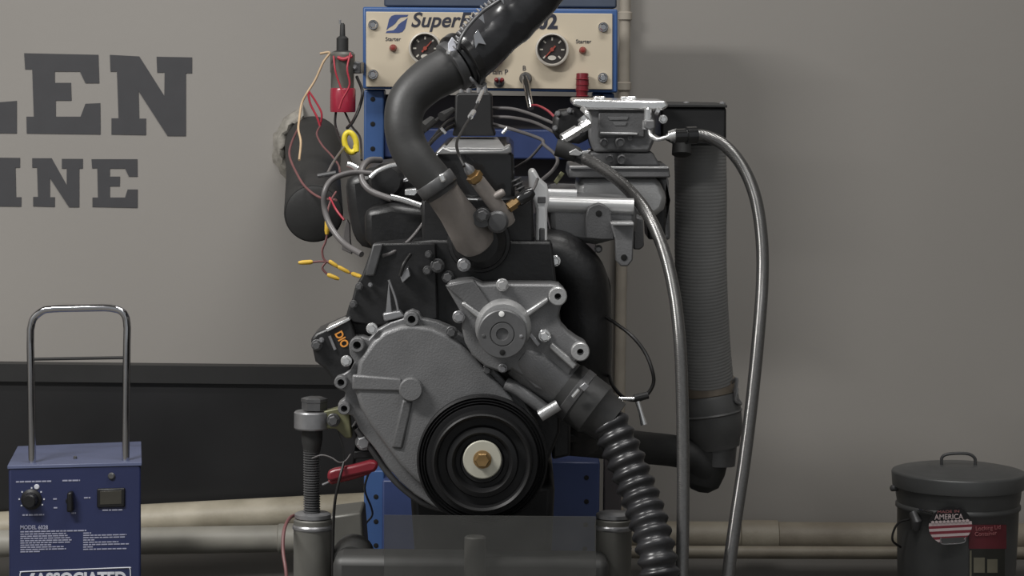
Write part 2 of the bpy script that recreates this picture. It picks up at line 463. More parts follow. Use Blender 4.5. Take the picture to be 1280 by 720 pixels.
for x, y in ((624, 103), (600, 100)):
    sw = cyl(x, y, GY, [(6.5, -.001), (6.5, .003), (5, .004), (3, .008)], 18, 'steel_dark', 'toggle_switch', g)
    for dx in (-2.2, 2.2):
        cc = P(x + dx, y - 1, GY - .006)
        MB().lathe(cc, Vector((dx * .08, -1, .3)), [(2.0 * S(x, y, GY), 0), (2.6 * S(x, y, GY), .012), (1.2 * S(x, y, GY), .014)], 10).build('toggle', 'red_dark', sw)
lv = cyl(657, 98, GY, [(8, -.001), (8, .006), (6.5, .010), (6, .02)], 20, 'steel_dark', 'lever', g)
MB().tube([P(656, 97, GY - .018), P(660, 117, GY - .045), P(663.5, 135.5, GY - .06)], 4.2 * S(660, 117, GY - .04), 14).build('chrome_arm', 'chrome', lv)
rk = MB().tube([P(728, 92, GY - .012), P(728, 105, GY - .014), P(727, 125, GY - .014)], [7.6 * .00131, 8.2 * .00131, 6.5 * .00131], 16).build('red_cap', 'red_plastic', g)
for y in (99, 106, 113, 120):
    cc = P(727.8, y, GY - .014)
    MB().lathe(cc - Vector((0, 0, .001)), (0, 0, 1), [(7.4 * .00131, 0), (8.9 * .00131, .001), (7.4 * .00131, .002)], 16).build('ridge', 'red_plastic', rk)

# ------------------------------------------------------------------ engine
E = thing('engine', 'black six cylinder engine with bare aluminium timing cover and water pump', 'engine', tuple(P(603, 640, .3)))
# block, head, oil pan
blk = prism([(478, 306), (540, 300), (690, 302), (703, 420), (700, 540), (672, 610), (530, 615), (462, 540), (452, 450), (470, 400)], .062, .64, 'black_engine', 'block', E, .004)
prism([(512, 610), (694, 604), (688, 720), (520, 720)], .12, .55, 'black_engine', 'oil_pan', E, .01)
head = prism([(527, 248), (666, 246), (668, 304), (527, 304)], .07, .62, 'black_engine', 'cylinder_head', E, .004)
vc = prism([(541, 195), (546, 188), (636, 187), (642, 194), (644, 252), (538, 252)], .09, .58, 'black_gloss', 'valve_cover', E, .005)
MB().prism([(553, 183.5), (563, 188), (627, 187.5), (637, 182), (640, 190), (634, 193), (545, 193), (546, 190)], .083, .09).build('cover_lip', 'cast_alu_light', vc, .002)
# added grey plate painting the lamp reflection on the glossy black cover top
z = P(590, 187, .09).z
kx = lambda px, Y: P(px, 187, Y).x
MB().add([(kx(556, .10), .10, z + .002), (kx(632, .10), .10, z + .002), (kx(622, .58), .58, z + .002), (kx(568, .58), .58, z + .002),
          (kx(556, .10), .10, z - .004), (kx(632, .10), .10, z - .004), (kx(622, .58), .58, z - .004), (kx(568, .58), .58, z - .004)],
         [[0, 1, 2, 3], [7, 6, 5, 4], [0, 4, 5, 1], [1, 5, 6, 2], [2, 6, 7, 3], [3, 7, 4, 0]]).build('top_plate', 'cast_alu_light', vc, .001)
# ignition box on the rear of the cover
ig = prism([(569, 120), (572, 116), (612, 116), (615, 120), (616, 158), (620, 170), (565, 170), (568, 158)], .46, .10, 'cap_black', 'ignition_cap', E, .003)
for x in (577, 586, 599, 606):
    cc = P(x, 117, .49)
    MB().lathe(cc, (0, 0, 1), [(.0042, -.004), (.0042, .006), (.003, .012), (.003, .016)], 10).build('terminal', 'steel', ig)
# plug wires
for pts, r in (([(615, 135, .48), (640, 136, .46), (665, 143, .42), (694, 155, .36)], 2.0),
               ([(615, 146, .48), (640, 147, .46), (668, 153, .42), (694, 166, .37)], 2.0),
               ([(615, 155, .48), (645, 163, .45), (676, 174, .40), (680, 181, .37), (693, 192, .34), (697, 202, .30), (690, 214, .24), (676, 226, .18)], 2.2),
               ([(678, 180, .38), (662, 198, .40), (644, 210, .42)], 1.8),
               ([(569, 138, .48), (552, 146, .44), (540, 156, .38), (527, 166, .32)], 2.6),
               ([(569, 148, .48), (556, 156, .42), (535, 182, .32)], 2.6),
               ([(569, 156, .48), (558, 162, .42), (545, 172, .30), (532, 186, .25)], 2.2)):
    ptube(pts, r, 'wire_grey' if pts[0][0] > 600 else 'wire_black', 'plug_wire', E, 6, 8)
for a_, b_ in (((551, 160), (557, 167)), ((634, 160), (628, 167))):
    MB().tube([P(*a_, .30), P(*b_, .30)], 2 * .00114, 10).build('clip', 'polished', E)
MB().tube([P(540, 150, .34), P(528, 160, .32)], [.006, .008], 10).build('plug_boot', 'rubber', E)
MB().tube([P(566, 137, .40), P(552, 146, .38)], [.004, .007], 10).build('plug_boot', 'rubber', E)

# timing cover ---------------------------------------------------
out = [(419, 480), (421, 470), (430, 467), (438, 462), (443, 452), (437, 443), (436, 430), (443, 421), (453, 421), (461, 424), (472, 412), (488, 403), (504, 398), (506, 391), (515, 387), (524, 391), (527, 398), (546, 402), (564, 410), (580, 422), (596, 438), (610, 452), (622, 466), (638, 482), (655, 500), (672, 530), (684, 574), (672, 612), (640, 642), (603, 652), (568, 645), (540, 632), (518, 618), (500, 602), (484, 583), (468, 560), (450, 538), (441, 520), (424, 515), (422, 505), (430, 499), (432, 490), (424, 487)]
tcv = prism(out, .028, .034, 'cast_alu', 'timing_cover', E, .002)
inn = [(445, 470), (448, 452), (456, 440), (466, 426), (480, 414), (500, 407), (515, 405), (540, 409), (560, 418), (576, 430), (592, 446), (606, 461), (620, 476), (640, 497), (655, 530), (660, 574), (650, 605), (625, 625), (603, 632), (570, 625), (545, 618), (520, 602), (500, 582), (482, 558), (464, 534), (450, 510), (444, 490)]
MB().prism(inn, .012, .02).build('raised_face', 'cast_alu', tcv, .006, seg=3)
cyl(514, 486, .012, [(15, -.002), (15, .010), (13.2, .0125), (.2, .0128)], 36, 'cast_alu', 'round_boss', tcv)
MB().prism([(440, 468), (502, 473), (502, 490), (440, 488)], .009, .008).build('rib', 'cast_alu', tcv, .003)
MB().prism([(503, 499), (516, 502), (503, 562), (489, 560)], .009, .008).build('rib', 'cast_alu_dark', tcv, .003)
for x, y, r in ((427, 476.5, 8.5), (447, 430, 9.5), (515, 398, 9.5), (431, 509, 8)):
    bs = cyl(x, y, .028, [(r, -.002), (r, .014), (r * .85, .016), (.52 * r, .016), (.5 * r, .006), (.1, .006)], 24, 'cast_alu', 'bolt_boss', tcv)
    cyl(x, y, .022, [(r * .5, -.002), (r * .5, .0005)], 16, 'hole_black', 'bore', tcv)
for x, y, r, m in ((465, 410.5, 7.2, 'polished'), (433, 451, 7, 'polished'), (564.5, 415, 7.5, 'steel_dark'), (609, 462, 6.5, 'steel_dark')):
    bolt(x, y, .02, r, m, tcv, .010)
# gasket rim under the cover, lower left
ptube([(446, 536, .05), (468, 567, .05), (484, 590, .05), (504, 611, .05), (530, 629, .05), (556, 637, .05)], 4, 'steel_dark', 'pan_rail', E)

# crank balancer --------------------------------------------------
kb = S(603, 574, -.03)
bal = MB().lathe(P(603, 574, 0.0), YF, [(r * kb, h) for r, h in ((60, -.01), (82, -.01), (82.5, .010), (80, .013), (78.5, .009), (76.5, .013), (75, .009), (73, .013), (71.5, .009), (69.5, .014), (64, .014), (62, .034), (60, .036), (57, .033), (55, .020), (46, .020), (44, .028), (38, .030), (35, .026), (33, .018), (28, .018), (26, .024), (.2, .024))], 72).build('crank_balancer', 'balancer', E, sharp=28)
wz = cyl(603, 574, -.022, [(24.3, -.003), (24.3, .004), (23, .0055), (.2, .0055)], 40, 'washer', 'washer', bal)
k_ = S(603, 574, -.03)
MB().lathe(P(603, 574, -.026), YF, [(11.5 * k_, 0), (11.5 * k_, .003), (10.5 * k_, .0035)], 24).lathe(P(603, 574, -.026), YF, [(10 * k_, .003), (9.6 * k_, .011), (8 * k_, .013), (.2 * k_, .0125)], 6).build('crank_bolt', 'brass', bal, sharp=30)

# water pump ------------------------------------------------------
wp_o = [(557, 358), (563, 352.5), (590, 350), (603, 356), (622, 355), (690, 355.5), (699, 357), (707, 365), (707, 374), (701, 384), (698, 396), (702, 407), (711, 417), (722, 425), (733, 431), (736, 440), (732, 447), (723, 450), (718, 455), (712, 472), (690, 492), (668, 486), (652, 470), (640, 462), (626, 466), (606, 458), (590, 444), (581, 428), (577, 410), (579, 396), (570, 380)]
wp = prism(wp_o, .0, .062, 'cast_alu', 'water_pump', E, .003)
cyl(629, 408, -.0, [(35, -.005), (35, .012), (32, .020), (30, .024)], 40, 'cast_alu_light', 'collar', wp)
for q in ([(576, 380), (580, 377), (604, 394), (600, 401)], [(652, 393), (656, 399), (686, 377), (684, 372)], [(690, 428), (686, 434), (716, 462), (722, 456)], [(556, 357), (592, 350), (612, 378), (600, 392), (580, 378)]):
    MB().prism(q, -.012 if len(q) == 4 else -.006, .016).build('rib', 'cast_alu_light' if len(q) == 4 else 'cast_alu_dark', wp, .002)
kh = S(628, 417, -.05)
hub = MB().lathe(P(628, 417, -.026), YF, [(r * kh, h) for r, h in ((14, -.01), (14, .0), (31, .0), (31.5, .002), (31, .008), (29.5, .009), (16, .009), (15, .0075), (14, .009), (8, .009), (7, .005), (.2, .005))], 48).build('pulley_flange', 'hub_steel', wp, sharp=25)
for x, y, r, m in ((627, 392.5, 3.6, 'spot_white'), (628, 440.5, 3.6, 'hole_black'), (604.5, 420, 2.4, 'steel_dark'), (651.5, 420.5, 2.2, 'steel')):  # upper hole's white is a painted reflection
    cyl(x, y, -.035, [(r, -.001), (r, .0007), (r * .8, .001)], 16, m, 'flange_hole', hub)
for x, y in ((697, 369), (725, 438)):
    cyl(x, y, .0, [(11.5, -.002), (11.5, .018), (10.3, .0195), (4.2, .0195), (4, .008), (.1, .008)], 30, 'cast_alu_light', 'bolt_boss', wp)
    cyl(x, y, -.008, [(4, -.001), (4, .0006)], 16, 'hole_black', 'bore', wp)
for x, y, r, m in ((573.5, 396, 8, 'steel'), (628, 356, 8, 'cast_alu_light'), (680.5, 419.5, 8, 'polished'), (628.5, 460, 6, 'steel')):
    bolt(x, y, -.002, r, m, wp, .014)
MB().prism([(661, 420), (664, 416), (676, 430), (672, 434)], -.006, .008).build('lock_tab', 'steel', wp, .001)
# pump outlet: swollen neck toward the lower hose
A, B = P(660, 448, .03), P(722, 494, .03); kk = S(680, 470, .03); ax = (B - A).normalized(); L = (B - A).length
MB().lathe(A, ax, [(10 * kk, -.02), (30 * kk, -.01), (34 * kk, .01), (33 * kk, L * .55), (31 * kk, L)], 32).build('outlet_neck', 'cast_alu', wp)
# bypass pipe
bp = ptube([(633, 480, .02), (648, 487, .015), (664, 499, .01), (682, 513, .01)], 8.5, 'cast_alu', 'bypass_pipe', E, 6, 16)
MB().tube([P(675, 520, .0), P(698, 506, .0)], 7.5 * .00105, 18).build('pipe_end', 'cast_alu_light', bp)

# thermostat housing ----------------------------------------------
kk = S(600, 302, .03)
th = MB().lathe(P(599, 301, .062), YF, [(38 * kk, 0), (40 * kk, .003), (40 * kk, .014), (38.5 * kk, .017), (35 * kk, .018), (33 * kk, .030), (24 * kk, .040), (.2 * kk, .044)], 48).build('thermostat_housing', 'black_engine', E, sharp=25)
A, B = P(594, 300, .03), P(547, 232, -.02); ax = (B - A).normalized(); L = (B - A).length; kk = S(575, 270, 0)
MB().lathe(A, ax, [(10 * kk, -.016), (24 * kk, -.006), (27 * kk, .004), (24 * kk, L * .30), (21.5 * kk, L * .55), (21 * kk, L)], 32).build('neck', 'housing_brown', th)
A, B = P(632, 272, .015), P(597, 226, -.005); ax = (B - A).normalized(); L = (B - A).length
sn = MB().lathe(A, ax, [(8 * kk, -.01), (11 * kk, .0), (10 * kk, L * .4), (9.3 * kk, L)], 24).build('sensor_neck', 'housing_brown', th)
MB().lathe(P(618, 246, .0), Vector((1, 0, .55)), [(5 * kk, .0), (5 * kk, .013), (3 * kk, .015)], 14).build('lug', 'housing_brown', th)
for x, y, r, m in ((603, 269, 9, 'steel_dark'), (580, 331, 8.5, 'steel')):
    bolt(x, y, .024 if y > 300 else -.008, r, m, th, .012)
MB().lathe(P(603, 271, .02), YF, [(12 * kk, -.01), (12 * kk, .026)], 20).lathe(P(622, 276, .02), YF, [(14 * kk, -.01), (14 * kk, .024), (11 * kk, .028)], 20).build('ear', 'steel_dark', th)
B2 = P(597, 226, -.005)
br = MB().lathe(B2, ax, [(8 * kk, -.004), (8 * kk, .003), (10.5 * kk, .003), (10.5 * kk, .010), (7 * kk, .0105), (7 * kk, .015)], 6).build('sensor_nut', 'brass', th, sharp=25)
MB().lathe(B2 + ax * .014, ax, [(6 * kk, 0), (6.5 * kk, .006), (4 * kk, .012), (2 * kk, .016)], 16).build('sensor_tip', 'steel', th)
ptube([(580, 208, -.02), (573, 192, .0), (571, 178, .05), (578, 163, .15), (590, 143, .28), (597, 130, .36), (603, 114, .42)], 1.9, 'wire_black', 'sensor_lead', E, 8, 8)
MB().tube([P(588, 146, .25), P(592, 140, .28)], .004, 10).build('lead_sleeve', 'polished', E)
MB().tube([P(597, 128, .36), P(603, 114, .42)], .0028, 10).build('lead_sleeve', 'polished', E)
# second sensor on the right
A = P(632, 262, .01); ax2 = (P(664, 240, .02) - A).normalized()
MB().lathe(A, ax2, [(4 * kk, -.006), (4 * kk, .004), (7 * kk, .004), (7 * kk, .015), (5 * kk, .0155), (5 * kk, .021)], 6).build('sensor_nut', 'brass', th, sharp=25)
MB().lathe(A + ax2 * .02, ax2, [(7 * kk, 0), (8.5 * kk, .004), (8.5 * kk, .018), (6 * kk, .024)], 16).build('sensor_plug', 'black_gloss', th)
ptube([(662, 242, .02), (668, 234, .03), (672, 224, .08)], 2, 'wire_grey', 'sensor_lead', E)
# coil springs / bolts above
for i in range(4):
    MB().lathe(P(646 + i * 2.4, 226 + i * 5.2, .05), Vector((-.5, 0, 1)), [(6 * kk, 0), (7.5 * kk, .0015), (6 * kk, .003)], 16).build('breather_ring', 'steel_dark', E)
MB().tube([P(645, 224, .052), P(657, 246, .052)], 4.5 * kk, 10).build('breather_stem', 'steel_dark', E)

# polished intake flange standing on edge, highlight put into its colour
fl = prism([(660, 213), (668, 211), (675, 224), (684, 232), (687, 246), (684, 262), (684, 318), (697, 321), (699, 330), (686, 334), (683, 346), (671, 340), (669, 318), (670, 262), (665, 246), (661, 236)], .09, .05, 'bright_cast', 'manifold_flange', E, .004)
MB().prism([(672, 246), (682, 246), (682, 254), (672, 254)], .086, .02).build('gasket_window', 'cast_alu_dark', fl, .001)
MB().prism([(674, 285), (681, 285), (681, 310), (674, 310)], .087, .02).build('slot', 'cast_alu_dark', fl, .002)
bolt(694, 326, .09, 7, 'polished', fl, .012); bolt(664, 327, .085, 7, 'steel', fl, .012)
# manifold body and brackets
mb_ = prism([(686, 250), (700, 247), (788, 251), (796, 262), (796, 290), (768, 300), (745, 306), (700, 300), (688, 290)], .13, .42, 'cast_alu', 'intake_manifold', E, .008)
MB().tube([P(684, 255, .135), P(792, 258.5, .135)], 10.5 * .00109, 24).build('runner', 'runner_cast', mb_)  # lit top strip of the manifold, painted as a lighter tube
MB().tube([P(685, 241, .14), P(721, 242, .14)], 5.2 * .00109, 16).build('polished_stub', 'bright_cast', mb_)
ear = MB().prism([(732, 298), (732, 270), (735, 260), (741, 256), (749, 254), (757, 257), (763, 263), (765, 276), (768, 290), (768, 300), (752, 300)], .10, .03).build('bracket_ear', 'cast_alu_dark', mb_, .002)
cyl(748.5, 267, .10, [(4, -.001), (4, .0008), (3, .001)], 18, 'hole_black', 'bore', mb_)
MB().prism([(763, 279), (792, 279), (792, 300), (791, 325), (785, 333), (776, 333), (770, 326), (769, 300)], .085, .03).build('bracket_arm', 'cast_alu', mb_, .002)
MB().prism([(763, 278.5), (792.5, 278.5), (792.5, 282), (766, 282)], .07, .05).build('bracket_lip', 'cast_alu_light', mb_, .001)
cyl(780, 322, .085, [(4, -.001), (4, .0008), (3, .001)], 18, 'hole_black', 'bore', mb_)
MB().prism([(792, 270), (804, 274), (805, 308), (800, 312), (792, 312)], .20, .10).build('side_web', 'cast_alu_dark', mb_, .002)
bolt(748, 311, .12, 5, 'steel_dark', mb_, .01)
# exhaust manifold: fat black sweep on the right of the block
ptube([(676, 318, .13), (700, 322, .13), (724, 344, .13), (731, 380, .14), (732, 440, .15), (728, 500, .2), (722, 545, .26)], 33, 'black_engine', 'exhaust_manifold', E, 8, 24)
prism([(690, 330), (750, 335), (764, 350), (764, 470), (760, 548), (700, 556)], .20, .35, 'black_engine', 'manifold_shield', E, .01)
prism([(690, 520), (713, 520), (713, 570), (690, 575)], .10, .1, 'black_engine', 'mount_lug', E, .004)

# left side of the engine: bracket plate, mounts, starter mass
prism([(466, 306), (478, 304), (545, 304), (548, 400), (500, 404), (470, 408), (440, 404), (432, 396), (436, 382), (440, 374), (444, 358), (452, 345)], .05, .05, 'black_engine', 'side_bracket', E, .003)
prism([(432, 392), (470, 396), (500, 404), (470, 440), (440, 470), (425, 440)], .07, .09, 'black_engine', 'mount_plate', E, .004)
prism([(456, 345), (466, 305), (479, 305), (468, 345)], .04, .02, 'steel_dark', 'bracket_edge', E, .002)
bolt(449, 358, .045, 5, 'steel_dark', E, .008); bolt(442, 380, .045, 5, 'steel_dark', E, .008); bolt(463, 356, .045, 3, 'steel', E, .006)
prism([(482, 392), (486, 350), (490, 392)], .03, .01, 'steel', 'dipstick_tab', E, .001)
MB().prism([(478, 392), (500, 388), (506, 396), (480, 402)], .028, .02).build('dipstick_base', 'steel', E, .002)
ptube([(486, 350, .03), (494, 372, .03), (498, 390, .03)], 1.6, 'steel', 'dipstick_tube', E)
prism([(500, 346), (510, 334), (513, 345), (503, 354)], .03, .02, 'steel', 'cable_tab', E, .001)
ptube([(513, 318, .04), (505, 330, .03), (500, 345, .03)], 2.4, 'wire_black', 'cable', E)
for x, y, r in ((534.5, 338, 6), (547, 332, 9), (560, 346, 8), (536, 318, 5)):
    bolt(x, y, .045, r, 'steel_dark', E, .012)
mt = prism([(388, 424), (395, 416), (436, 398), (444, 420), (436, 470), (432, 492), (418, 478), (406, 462), (394, 452)], .035, .09, 'black_engine', 'engine_mount', E, .004)
MB().prism([(407, 411), (436, 397), (438, 400), (409, 415)], .03, .06).build('top_edge', 'polished', mt, .001)
bolt(396, 431, .035, 7, 'steel_dark', mt, .012); bolt(402, 425, .035, 3.5, 'steel', mt, .008)
MB().tube([P(412, 420, .033), P(419, 437, .033)], .0022, 8).build('pin', 'steel', mt)
text('DIO', 418.5, 439, 417.5, .0335, 'orange', 'lettering', mt, rot=math.radians(-62), bold=.03, height=10)
# starter / rear mass in the dark on the left
prism([(430, 222), (462, 210), (500, 205), (530, 226), (540, 250), (540, 308), (450, 312), (440, 290), (434, 262)], .22, .30, 'black_engine', 'accessory_case', E, .014)
prism([(455, 262), (490, 255), (535, 262), (536, 312), (470, 316), (456, 300)], .14, .12, 'black_engine', 'accessory_cover', E, .01)
MB().tube(smooth_path([P(488, 246, .12), P(504, 250, .12), P(526, 257, .12)]), [.003, .0045, .005] if False else .0042, 12).build('bright_rail', 'polished', E)
MB().prism([(506, 237), (520, 236), (522, 241), (518, 245), (506, 244)], .15, .04).build('bright_nut', 'polished', E, .001)
MB().prism([(504, 224), (514, 220), (515, 224), (504, 228)], .17, .04).build('bright_tab', 'steel', E, .001)
cyl(483, 226, .2, [(22, -.03), (22, .01), (18, .02), (.2, .022)], 28, 'black_engine', 'solenoid', E)
MB().tube(smooth_path([P(463, 222, .14), P(472, 214, .14), P(486, 208, .14), P(496, 206, .14)]), .0032, 10).build('bright_clip', 'polished', E)
MB().tube(smooth_path([P(434, 205, .2), P(440, 207, .2), P(447, 211, .2)]), .0038, 10).build('bright_clip', 'polished', E)
MB().prism([(513, 303), (526, 303), (534, 294), (536, 297), (528, 307), (513, 306)], .12, .02).build('bright_tab', 'steel', E, .001)
MB().prism([(427, 312), (430, 286), (433, 274), (437, 280), (438, 302), (440, 318)], .24, .015).build('terminal_blade', 'wire_grey', E, .001)
ptube([(465, 217, .16), (440, 216, .15), (416, 224, .13), (406, 240, .12), (406, 262, .12), (414, 284, .11), (430, 304, .09), (452, 318, .06)], 3.7, 'wire_grey', 'heater_hose', E, 8, 12)
ptube([(476, 200, .2), (461, 201, .18), (452, 213, .16), (454, 228, .15), (466, 240, .14), (490, 249, .13)], 4, 'wire_grey', 'heater_hose', E, 8, 12)
ptube([(532, 274, .1), (524, 286, .09), (510, 302, .07), (492, 315, .05), (478, 320, .05)], 2.3, 'wire_grey', 'vacuum_line', E)
MB().tube([P(578, 249, .06), P(597, 250, .06)], .0018, 8).build('bright_pin', 'polished', E)
MB().tube([P(397, 220, .16), P(420, 216, .16)], .003, 8).build('cable_end', 'steel_dark', E)

# throttle body on top of the intake ------------------------------
CY = .30
tb = prism([(738, 136), (816, 136), (820, 150), (818, 176), (812, 190), (742, 190), (736, 172), (735, 150)], CY, .15, 'cast_alu', 'throttle_body', E, .004)
MB().prism([(716, 124), (832, 126), (836, 133), (828, 138), (735, 137), (716, 132)], CY - .012, .18).build('top_flange', 'polished', tb, .003)
for x0, x1 in ((742, 757), (776, 796)):
    MB().prism([(x0, 120.5), (x1, 120.5), (x1, 125), (x0, 125)], CY + .01, .03).build('polished_clamp', 'polished', tb, .002)
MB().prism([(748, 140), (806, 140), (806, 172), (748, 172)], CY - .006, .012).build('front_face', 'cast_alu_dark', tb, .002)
MB().prism([(750, 165), (797, 166), (797, 169), (750, 168)], CY - .013, .01).build('face_rib', 'cast_alu_light', tb, .001)
MB().prism([(760, 146), (786, 146), (784, 150), (762, 150)], CY - .0075, .003).build('cast_badge', 'cast_alu', tb, .0005)
MB().prism([(766, 153), (784, 153), (782, 157), (768, 157)], CY - .0075, .003).build('cast_badge', 'cast_alu', tb, .0005)
for x, y, r in ((755, 178, 5.5), (775, 178, 6.5), (788, 172, 4), (762, 198, 5), (777, 199, 6)):
    cyl(x, y, CY - .004, [(r, -.004), (r, .004), (r * .7, .005), (r * .6, .003), (.1, .003)], 18, 'steel_dark', 'port_plug', tb)
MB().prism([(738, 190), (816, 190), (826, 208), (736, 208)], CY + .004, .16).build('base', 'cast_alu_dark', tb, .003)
MB().prism([(712, 208), (836, 208), (838, 222), (710, 222)], CY - .01, .20).build('flange', 'cast_alu', tb, .002)
MB().prism([(712, 207.5), (800, 208.5), (836, 208.5), (836, 211.5), (712, 211)], CY - .014, .02).build('flange_edge', 'cast_alu_light', tb, .001)
MB().prism([(724, 222), (822, 222), (834, 246), (830, 262), (820, 270), (720, 270), (722, 240)], CY, .18).build('riser', 'cast_alu_light', tb, .008)
MB().prism([(822, 222), (836, 222), (838, 300), (826, 300), (826, 262), (834, 250)], CY + .05, .12).build('riser_side', 'cast_alu', tb, .004)
prism([(808, 262), (832, 250), (832, 298), (810, 300)], CY + .02, .10, 'black_engine', 'side_cover', E, .004)
prism([(692, 146), (700, 138), (728, 135), (738, 140), (740, 172), (724, 180), (700, 178), (690, 166)], CY + .02, .09, 'black_engine', 'throttle_motor', E, .008)
for x, y in ((697, 142), (694, 160), (712, 138)):
    bolt(x, y, CY + .02, 3.5, 'steel', E, .006)
ptube([(728, 136, CY - .02), (734, 142, CY - .03), (737, 152, CY - .03), (733, 160, CY - .03), (722, 164, CY - .03)], 3.4, 'polished', 'fuel_rail', E, 6, 12)
MB().tube([P(727, 146, CY - .03), P(732, 152, CY - .03)], .008, 14).build('rail_cap', 'polished', E)
A, B = P(736, 154, CY - .035), P(703, 174, CY - .05)
MB().tube([A, A.lerp(B, .3), A.lerp(B, .32), A.lerp(B, .42), A.lerp(B, .44), B], [.0075, .0075, .0048, .0048, .0078, .0078], 8).build('hose_fitting', 'polished', E)
ptube([(705, 174, CY - .05), (699, 181, CY - .05), (698, 187, CY - .05), (704, 188, CY - .05)], 2.6, 'polished', 'fitting_neck', E, 6, 12)
MB().tube([P(722, 194, CY - .05), P(703, 186, CY - .05), P(695, 184, CY - .05)], [.011, .013, .012], 14).build('hose_joint', 'black_matte', E)
MB().prism([(711, 190), (720, 185.5), (728, 192), (724, 195), (712, 194)], CY - .065, .012).build('hex_flat', 'cast_alu_light', E, .001)
MB().prism([(727, 189), (739, 187.5), (735, 192), (730, 194)], CY - .062, .012).build('hex_flat', 'cast_alu_light', E, .001)
# right hand fitting
MB().lathe(P(809.5, 149, CY - .03), (0, 0, 1), [(6.5 * .00114, -.014), (6.5 * .00114, -.002), (4.5 * .00114, -.001), (4.5 * .00114, .014), (3 * .00114, .016)], 8).build('vertical_fitting', 'polished', E)
MB().prism([(806, 150), (818, 150), (819, 160), (812, 163), (805, 160)], CY - .045, .02).build('fitting_block', 'cast_alu', E, .002)
bolt(829, 149, CY - .01, 5.5, 'polished', E, .008)
MB().tube([P(820, 138, CY - .02), P(824, 140, CY - .02)], .006, 10).build('rail_cap', 'polished', E)
ptube([(812, 163, CY - .04), (814, 170, CY - .045), (822, 174, CY - .05), (832, 172, CY - .055), (842, 169, CY - .06)], 2.8, 'polished', 'fitting_neck', E, 6, 12)
A, B = P(834, 171.5, CY - .056), P(847, 168, CY - .06)
MB().tube([A, A.lerp(B, .25), A.lerp(B, .26), B], [.0045, .0045, .0082, .0088], 12).build('fitting_nut', 'polished', E)

# ------------------------------------------------------------------ air box and duct, exhaust elbow
ab = thing('air_box', 'black intake box beside the polished throttle body', 'air box', tuple(P(868, 182, .5)))
prism([(826, 133), (908, 134), (908, 176), (890, 182), (845, 182), (826, 172)], .42, .20, 'cap_black', 'box', ab, .004)
MB().prism([(822, 129.5), (909, 131), (909, 134.5), (822, 134)], .415, .21).build('cover', 'black_matte', ab, .001)
for x in (858, 903):
    cyl(x, 131, .50, [(4, -.004), (4, .003), (2, .005)], 12, 'steel', 'cover_screw', ab, axis=(0, 0, 1))
MB().lathe(P(852, 183, .40), Vector((0, -.3, -1)), [(11 * .0012, -.01), (12 * .0012, .012), (9 * .0012, .014)], 16).build('sensor', 'black_matte', ab)

DUY = .52
dpts = resample(smooth_path([P(875, 176, DUY), P(876, 240, DUY), P(876, 330, DUY + .01), P(880, 420, DUY + .03), P(885, 478, DUY + .045)], 20), .0017)
kd = S(876, 300, DUY)
rs = [(32.5 + (.35 if i % 3 == 1 else -.2)) * kd for i in range(len(dpts))]
du = thing('flexible_duct', 'ribbed grey flexible duct hanging from the black air box', 'duct', tuple(dpts[-1]))
MB().tube(dpts, rs, 40).build('ribbed_tube', 'duct', du, sharp=60)
Y2 = DUY + .05
A, B = P(884, 474, Y2), P(896, 560, Y2); ax = (B - A).normalized(); L = (B - A).length; kk = S(890, 510, Y2)
MB().lathe(A, ax, [(33 * kk, 0), (34.5 * kk, .002), (34.5 * kk, .022), (33 * kk, .024)], 40).build('band_clamp', 'duct_clamp', du)
MB().lathe(A + ax * .05, ax, [(36.5 * kk, 0), (38.5 * kk, .003), (36.5 * kk, .006)], 40).build('boot_bead', 'boot', du)
for i in range(2):
    MB().tube(smooth_path([P(915, 478 + 12 * i, Y2 - .02), P(921, 474 + 12 * i, Y2 - .03), P(919, 492 + 8 * i, Y2 - .03), P(926, 505, Y2 - .02)]), .0028, 8).build('clamp_screw', 'steel', du)
MB().lathe(A + ax * .022, ax, [(33 * kk, 0), (36 * kk, .006), (37 * kk, .03), (36 * kk, .06), (31 * kk, .074), (29 * kk, .085)], 40).build('rubber_boot', 'boot', du)
ep = thing('exhaust_elbow', 'black elbow pipe running from the engine into the duct boot', 'pipe', tuple(P(880, 610, Y2)))
MB().lathe(P(896, 540, Y2), P(893, 580, Y2) - P(896, 540, Y2), [(26 * kk, -.01), (26.5 * kk, .02), (26 * kk, .05)], 36).build('steel_collar', 'steel_dark', ep)
ptube([(700, 548, .36), (745, 552, .42), (800, 559, .52), (845, 564, .56), (868, 571, .56), (880, 584, .56), (879, 600, .57)], 21, 'black_matte', 'pipe', ep, 10, 28)
kk2 = S(880, 590, .56)
MB().lathe(P(891, 548, Y2), P(877, 603, .57) - P(891, 548, Y2), [(24 * kk2, .0), (26 * kk2, .02), (26 * kk2, .052), (22.5 * kk2, .072), (12 * kk2, .083), (.5 * kk2, .086)], 32).build('elbow_end', 'black_matte', ep)

